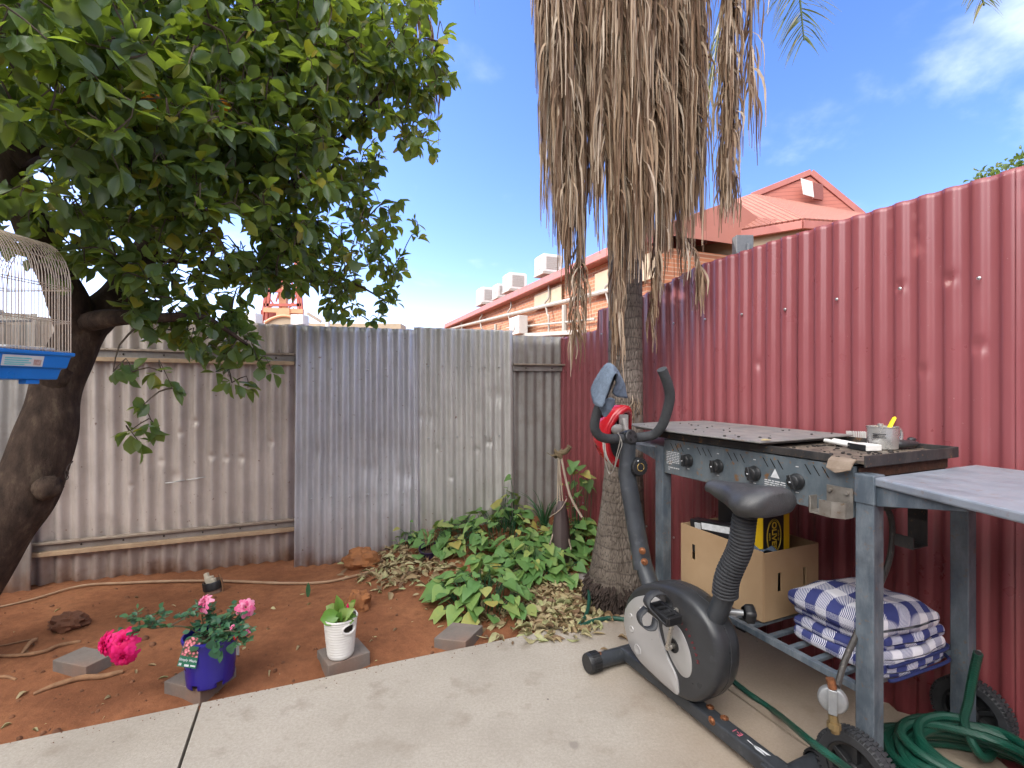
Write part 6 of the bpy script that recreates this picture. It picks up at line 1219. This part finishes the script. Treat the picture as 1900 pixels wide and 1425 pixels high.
for (px, py, dY, dx, dz, s) in ((625, 1147, -.02, -.55, .15, .085), (612, 1145, -.05, -1, -.1, .105), (628, 1125, -.01, .2, .9, .10), (632, 1128, .02, -.3, .9, .085), (648, 1128, .02, .5, .75, .085), (640, 1140, -.04, .4, .5, .075), (630, 1145, -.05, .1, .45, .07), (648, 1142, -.02, .9, .25, .07), (655, 1120, .03, .35, .9, .055), (615, 1130, .03, -.6, .6, .06), (636, 1150, -.05, .3, .2, .06), (646, 1152, -.04, .6, .1, .05)):
    p = P(px, py, Zw + dY); d = Vector((dx, -.35, dz)); root_ = wb + Vector((R_(-.02, .02), R_(-.02, .02), .115)); X.append(p - d.normalized() * s * .4); D.append(d); U.append(Vector((-.15 * dx, -1, .55)) + Vector(NR.randn(3)) * .3); S.append(s * .78); b.tube(crv([root_, (root_ + p) / 2 + Vector((0, 0, .01)), p - d.normalized() * s * .4], 3), .0028, 5)
build('stems', b, VAR, wpot); leaves('leaves', *leaf_template([.03, .26, .36, .30, .02], .22, .2), X, D, U, S, VAR, wpot)
b = MB(); pk = P(645, 1127, Zw - .01); b.tube(crv([P(640, 1150, Zw), P(642, 1138, Zw), pk], 3), .002, 5); b.ball(pk, .012, 6, 0, .3, sq=(.5, .5, 1.3)); build('pink_bud', b, MAG, wpot)

# ------------------------------------------------------------------ bits on the soil
ROCK = simple('ochre rock', (.34, .135, .045), (.17, .065, .025), 9, .9, 0, .8, [(25, .55, (.09, .035, .018), .2)], bs=30)
def rock(px, py, wpx, h, lab, m=ROCK, z=None, seed=0):
    c = G(px, py, -.03 if z is None else z); r = wpx / F * c.y / 2; c.z = hgt(c.x, c.y); b = MB(); rings = []
    b.ball(c + Vector((0, r * .4, h * .36)), r, 14, 0, .35, 1.6 + .3 * seed, (1, .75, h / r * .62)); return tag(build('rock', b, m, None, c, smooth=28), lab, 'rock', 'loose rocks on the soil')
rock(668, 1062, 66, .12, 'ochre rock against the foot of the leaning blue grey sheet', seed=1); rock(664, 1152, 46, .10, 'small orange rock behind the white planter', seed=2); rock(116, 1182, 66, .07, 'low reddish rock half sunk in the soil at the left', simple('red clod', (.17, .066, .032), (.09, .036, .018), 9, .95, 0, .8), seed=3); rock(1088, 1078, 50, .05, 'flat grey stone beside the palm foot', simple('grey stone', (.26, .23, .22), None, 9, .9, 0, .5), .0, 4)
def stick(pts, r, lab, nm='root', m=None, n=6):
    pp_ = []
    for (x, y, up_) in pts:
        p = G(x, y, -.02); p.z = hgt(p.x, p.y) + up_; pp_.append(p)
    c = crv(pp_, n); rr = [r * (.55 + .45 * math.sin(math.pi * min(1, .15 + .85 * (1 - i / len(c))))) * (1 + .2 * noise.noise(c[i] * 30)) for i in range(len(c))]; b = MB(); b.tube(c, rr, 8); o = c[0].copy(); return tag(build(nm, b, m or ROOTM, None, o, smooth=70), lab, 'root' if nm == 'root' else 'pipe')
ROOTM = simple('pale root', (.30, .165, .085), (.18, .09, .045), 30, .9, 0, .5, st=(1, 1, 1))
stick([(62, 1290, .004), (100, 1278, .008), (150, 1266, .010), (190, 1262, .010), (228, 1252, .006)], .012, 'knobbly pale root lying in the foreground soil'); stick([(-20, 1222, .008), (30, 1226, .010), (80, 1220, .008), (110, 1206, .008), (150, 1196, .002)], .009, 'long thin root running to the bare left paver'); stick([(40, 1222, .006), (55, 1208, .02), (66, 1200, .018)], .010, 'short bent root stub at the left edge'); stick([(-20, 1262, .003), (10, 1260, .006), (30, 1264, .001)], .006, 'small root end at the far left edge'); stick([(-10, 1205, .004), (20, 1200, .006), (70, 1190, .003)], .004, 'thin dry twig behind the long root')
POLY = simple('dusty poly pipe', (.36, .24, .15), (.26, .155, .09), 14, .8, 0, .2)
stick([(-30, 1135, .010), (60, 1114, .010), (150, 1092, .012), (240, 1083, .012), (330, 1081, .012), (420, 1080, .012), (520, 1086, .010), (600, 1085, .010), (660, 1076, .010), (700, 1066, .005)], .0085, 'beige irrigation pipe lying along the grey fence', 'irrigation_pipe', POLY, 10)
sc_ = G(394, 1100, -.03); sc_.z = hgt(sc_.x, sc_.y); Ys = sc_.y; sp_ = thing('pipe_stub', sc_, 'grey pipe stub with black collar and white connectors sticking out of the soil', 'pipe')
ax_ = (P(393, 1072, Ys) - P(399, 1110, Ys)).normalized(); Mp = frame(P(398, 1106, Ys), ax_, (1, 0, 0)); b = MB(Mp); b.lathe([(.046, -.05), (.046, .09), (.043, .09), (.043, .06), (0, .06)], 24, 0, None, False); build('pipe', b, simple('muddy pipe', (.20, .13, .09), (.13, .085, .06), 12, .85, 0, .3), sp_)
b = MB(Mp); b.lathe([(.050, .045), (.052, .047), (.052, .088), (.050, .092), (.046, .092), (.046, .05)], 24, 0, None, False); build('collar', b, BLACK, sp_)
b = MB(Mp); b.box((-.008, -.006, .098), (.036, .030, .044)); b.box((-.030, .004, .112), (.022, .022, .055)); b.box((.016, -.012, .094), (.024, .022, .030)); build('connector', b, simple('cream plastic', (.60, .54, .42), (.50, .45, .35), 9, .5, 0, .05), sp_, smooth=0, bevel=.003)
b = MB(Mp); b.tube(crv([(.05, .0, .0), (.056, .0, .06), (.05, .0, .11), (.046, .0, .125)], 4), .004, 6); build('wire', b, ROOTM, sp_)
bs_ = G(571, 1117, -.03); bs_.z = hgt(bs_.x, bs_.y); leaves('leaf_blade', *leaf_template([.05, .12, .14, .10, .01], .05, .2), [bs_], [(.05, 0, 1)], [(0, -1, .1)], [.085], ROSEL, None, loc=bs_, label='single green blade standing up from the bare soil', cat='seedling')
hpp = G(797, 1020, .10); hpp.z = hgt(hpp.x, hpp.y); dp = thing('half_buried_pot', hpp, 'small dark purple pot half buried at the left of the vine bed', 'pot'); b = MB(Matrix.Translation(hpp) @ Matrix.Rotation(.25, 4, 'X')); b.lathe([(.05, -.05), (.065, .045), (.070, .046), (.070, .055), (.064, .055), (.055, .02)], 24, 0, None, False); build('pot', b, simple('dark purple pot', (.025, .014, .045), None, 9, .4, 0, 0), dp)
b = MB(Matrix.Translation(hpp)); b.lathe([(0, .03), (.06, .028)], 16, 0, None, False); build('potting_soil', b, PSOIL, dp)
b = MB(Matrix.Translation(hpp))
for k in range(6): a = R_(0, 6.28); b.tube(crv([(.02 * math.cos(a), .02 * math.sin(a), .03), (.03 * math.cos(a), .03 * math.sin(a), .10), (.05 * math.cos(a), .05 * math.sin(a), R_(.12, .19))], 3), .0018, 4)
build('dry_stalk', b, ROOTM, dp)

# ------------------------------------------------------------------ bird cage
CBL = simple('blue plastic tray', (.012, .17, .55), (.010, .14, .46), 7, .34, 0, .05); WIRE = simple('cream cage wire', (.50, .42, .33), (.42, .31, .22), 60, .45, .2, .1)
hd_, hl_ = .118, .16; xr = -.906 * 1.76; cz = CH + .0635 * 1.76; cc_ = Vector((xr - hd_, 1.76 - hl_, cz))
cg = thing('bird_cage', cc_ - Vector((0, 0, .10)), 'cream wire bird cage with arched top and blue plastic tray hanging at the left', 'bird cage', ex=(.02, 1))
M = rootm(cc_, (.02, 1)); b = MB(M); hw_ = hl_              # local x runs away from the camera, local -y faces the yard
def trayring(kx, z): return [Vector((sx * (hw_ + kx), sy * (hd_ + kx), z)) for sx, sy in ((-1, -1), (1, -1), (1, 1), (-1, 1))]
b.loft([trayring(-.012, .0), trayring(.010, .0), trayring(.010, -.012), trayring(.002, -.014), trayring(-.006, -.056), trayring(-.016, -.058), trayring(-.024, -.096), trayring(-.08, -.098)]); try_ = build('tray', b, CBL, cg, smooth=0, bevel=.003)
for sx in (-.85, .35): b = MB(M); b.box((sx * hw_, -hd_ * .62, -.104), (.045, .03, .016)); build('foot', b, CBL, try_, smooth=0, bevel=.003)
yf = lambda z: -hd_ - .0015 + (-z - .014) * .19 - .0022
b = MB(M); b.add([(-.072, yf(-.018), -.018), (.062, yf(-.018), -.018), (.060, yf(-.053), -.053), (-.072, yf(-.053), -.053)], [(0, 1, 2, 3)]); lb_ = build('label', b, WHITE, try_, smooth=0)
TEA = simple('teal print', (.10, .42, .45), (.2, .5, .5), 90, .5, 0, 0); b = MB(M)
for z, xa, xb in ((-.026, -.064, .02), (-.033, -.064, .012), (-.040, -.064, .02), (-.046, -.064, .0)): b.add([(xa, yf(z) - .0006, z), (xb, yf(z) - .0006, z), (xb, yf(z - .004) - .0006, z - .004), (xa, yf(z - .004) - .0006, z - .004)], [(0, 1, 2, 3)])
build('label_print', b, TEA, lb_, smooth=0); b = MB(M); b.add([(.028, yf(-.03) - .0006, -.030), (.054, yf(-.03) - .0006, -.030), (.053, yf(-.049) - .0006, -.049), (.028, yf(-.049) - .0006, -.049)], [(0, 1, 2, 3)]); build('label_stamp', b, simple('brown stamp', (.30, .13, .11), (.5, .4, .35), 200, .5), lb_, smooth=0)
hwall, rise = .235, .165; b = MB(M)
def arch(x, r_=.0012, j=0):
    pts = [(x, -hd_, 0), (x + j, -hd_, hwall)]
    for k in range(1, 16): a = math.pi * k / 16; pts.append((x + j, -hd_ * math.cos(a), hwall + rise * math.sin(a)))
    b.tube(pts + [(x + j, hd_, hwall), (x, hd_, 0)], r_, 4, cap=False)
for i in range(33): arch(-hw_ + 2 * hw_ * i / 32 + .0012 * NR.randn(), .0014 if 0 < i < 32 else .0022)
for sx in (-1, 1):
    for i in range(19):
        y = -hd_ + 2 * hd_ * (i + .5) / 19; b.tube([(sx * hw_, y, 0), (sx * hw_, y, hwall + rise * max(0, 1 - (y / hd_) ** 2) ** .5)], .0012, 4, cap=False)
    b.tube([(sx * hw_, -hd_, hwall - .01), (sx * hw_, hd_, hwall - .01)], .0018, 5)
for z in (.004, .105, .112, hwall - .012, hwall - .004):
    b.tube([(-hw_, -hd_, z), (hw_, -hd_, z), (hw_, hd_, z), (-hw_, hd_, z), (-hw_, -hd_, z)], .0016, 5)
for k in (3, 13): a = math.pi * k / 16; b.tube([(-hw_, -hd_ * math.cos(a), hwall + rise * math.sin(a)), (hw_, -hd_ * math.cos(a), hwall + rise * math.sin(a))], .0014, 5)
build('wire_cage', b, WIRE, cg, smooth=0)
b = MB(M); b.bar((-hw_, 0, hwall + rise + .002), (hw_, 0, hwall + rise + .002), .014, .004); build('ridge_strip', b, OFFW, cg, smooth=0)
b = MB(M); b.tube([(.02, -hd_, .10), (.02, hd_, .10)], .006, 8); build('perch', b, OFFW, cg)
for q_ in (((-.08, -.06, .118), (.10, .05, .016)), ((.05, -.04, .010), (.17, .10, .012))): b = MB(M); b.box(*q_); build('feeder', b, WHITE, cg, smooth=0, bevel=.005)
b = MB(M); zt_ = hwall + rise; b.tube(crv([(0, 0, zt_), (0, 0, zt_ + .05), (.015, 0, zt_ + .08), (0, 0, zt_ + .10), (-.01, 0, zt_ + .07)], 5), .003, 6); b.tube([(0, 0, zt_ + .095), (0.05, .0, zt_ + .75)], .002, 5); build('hanging_wire', b, TAR, cg)
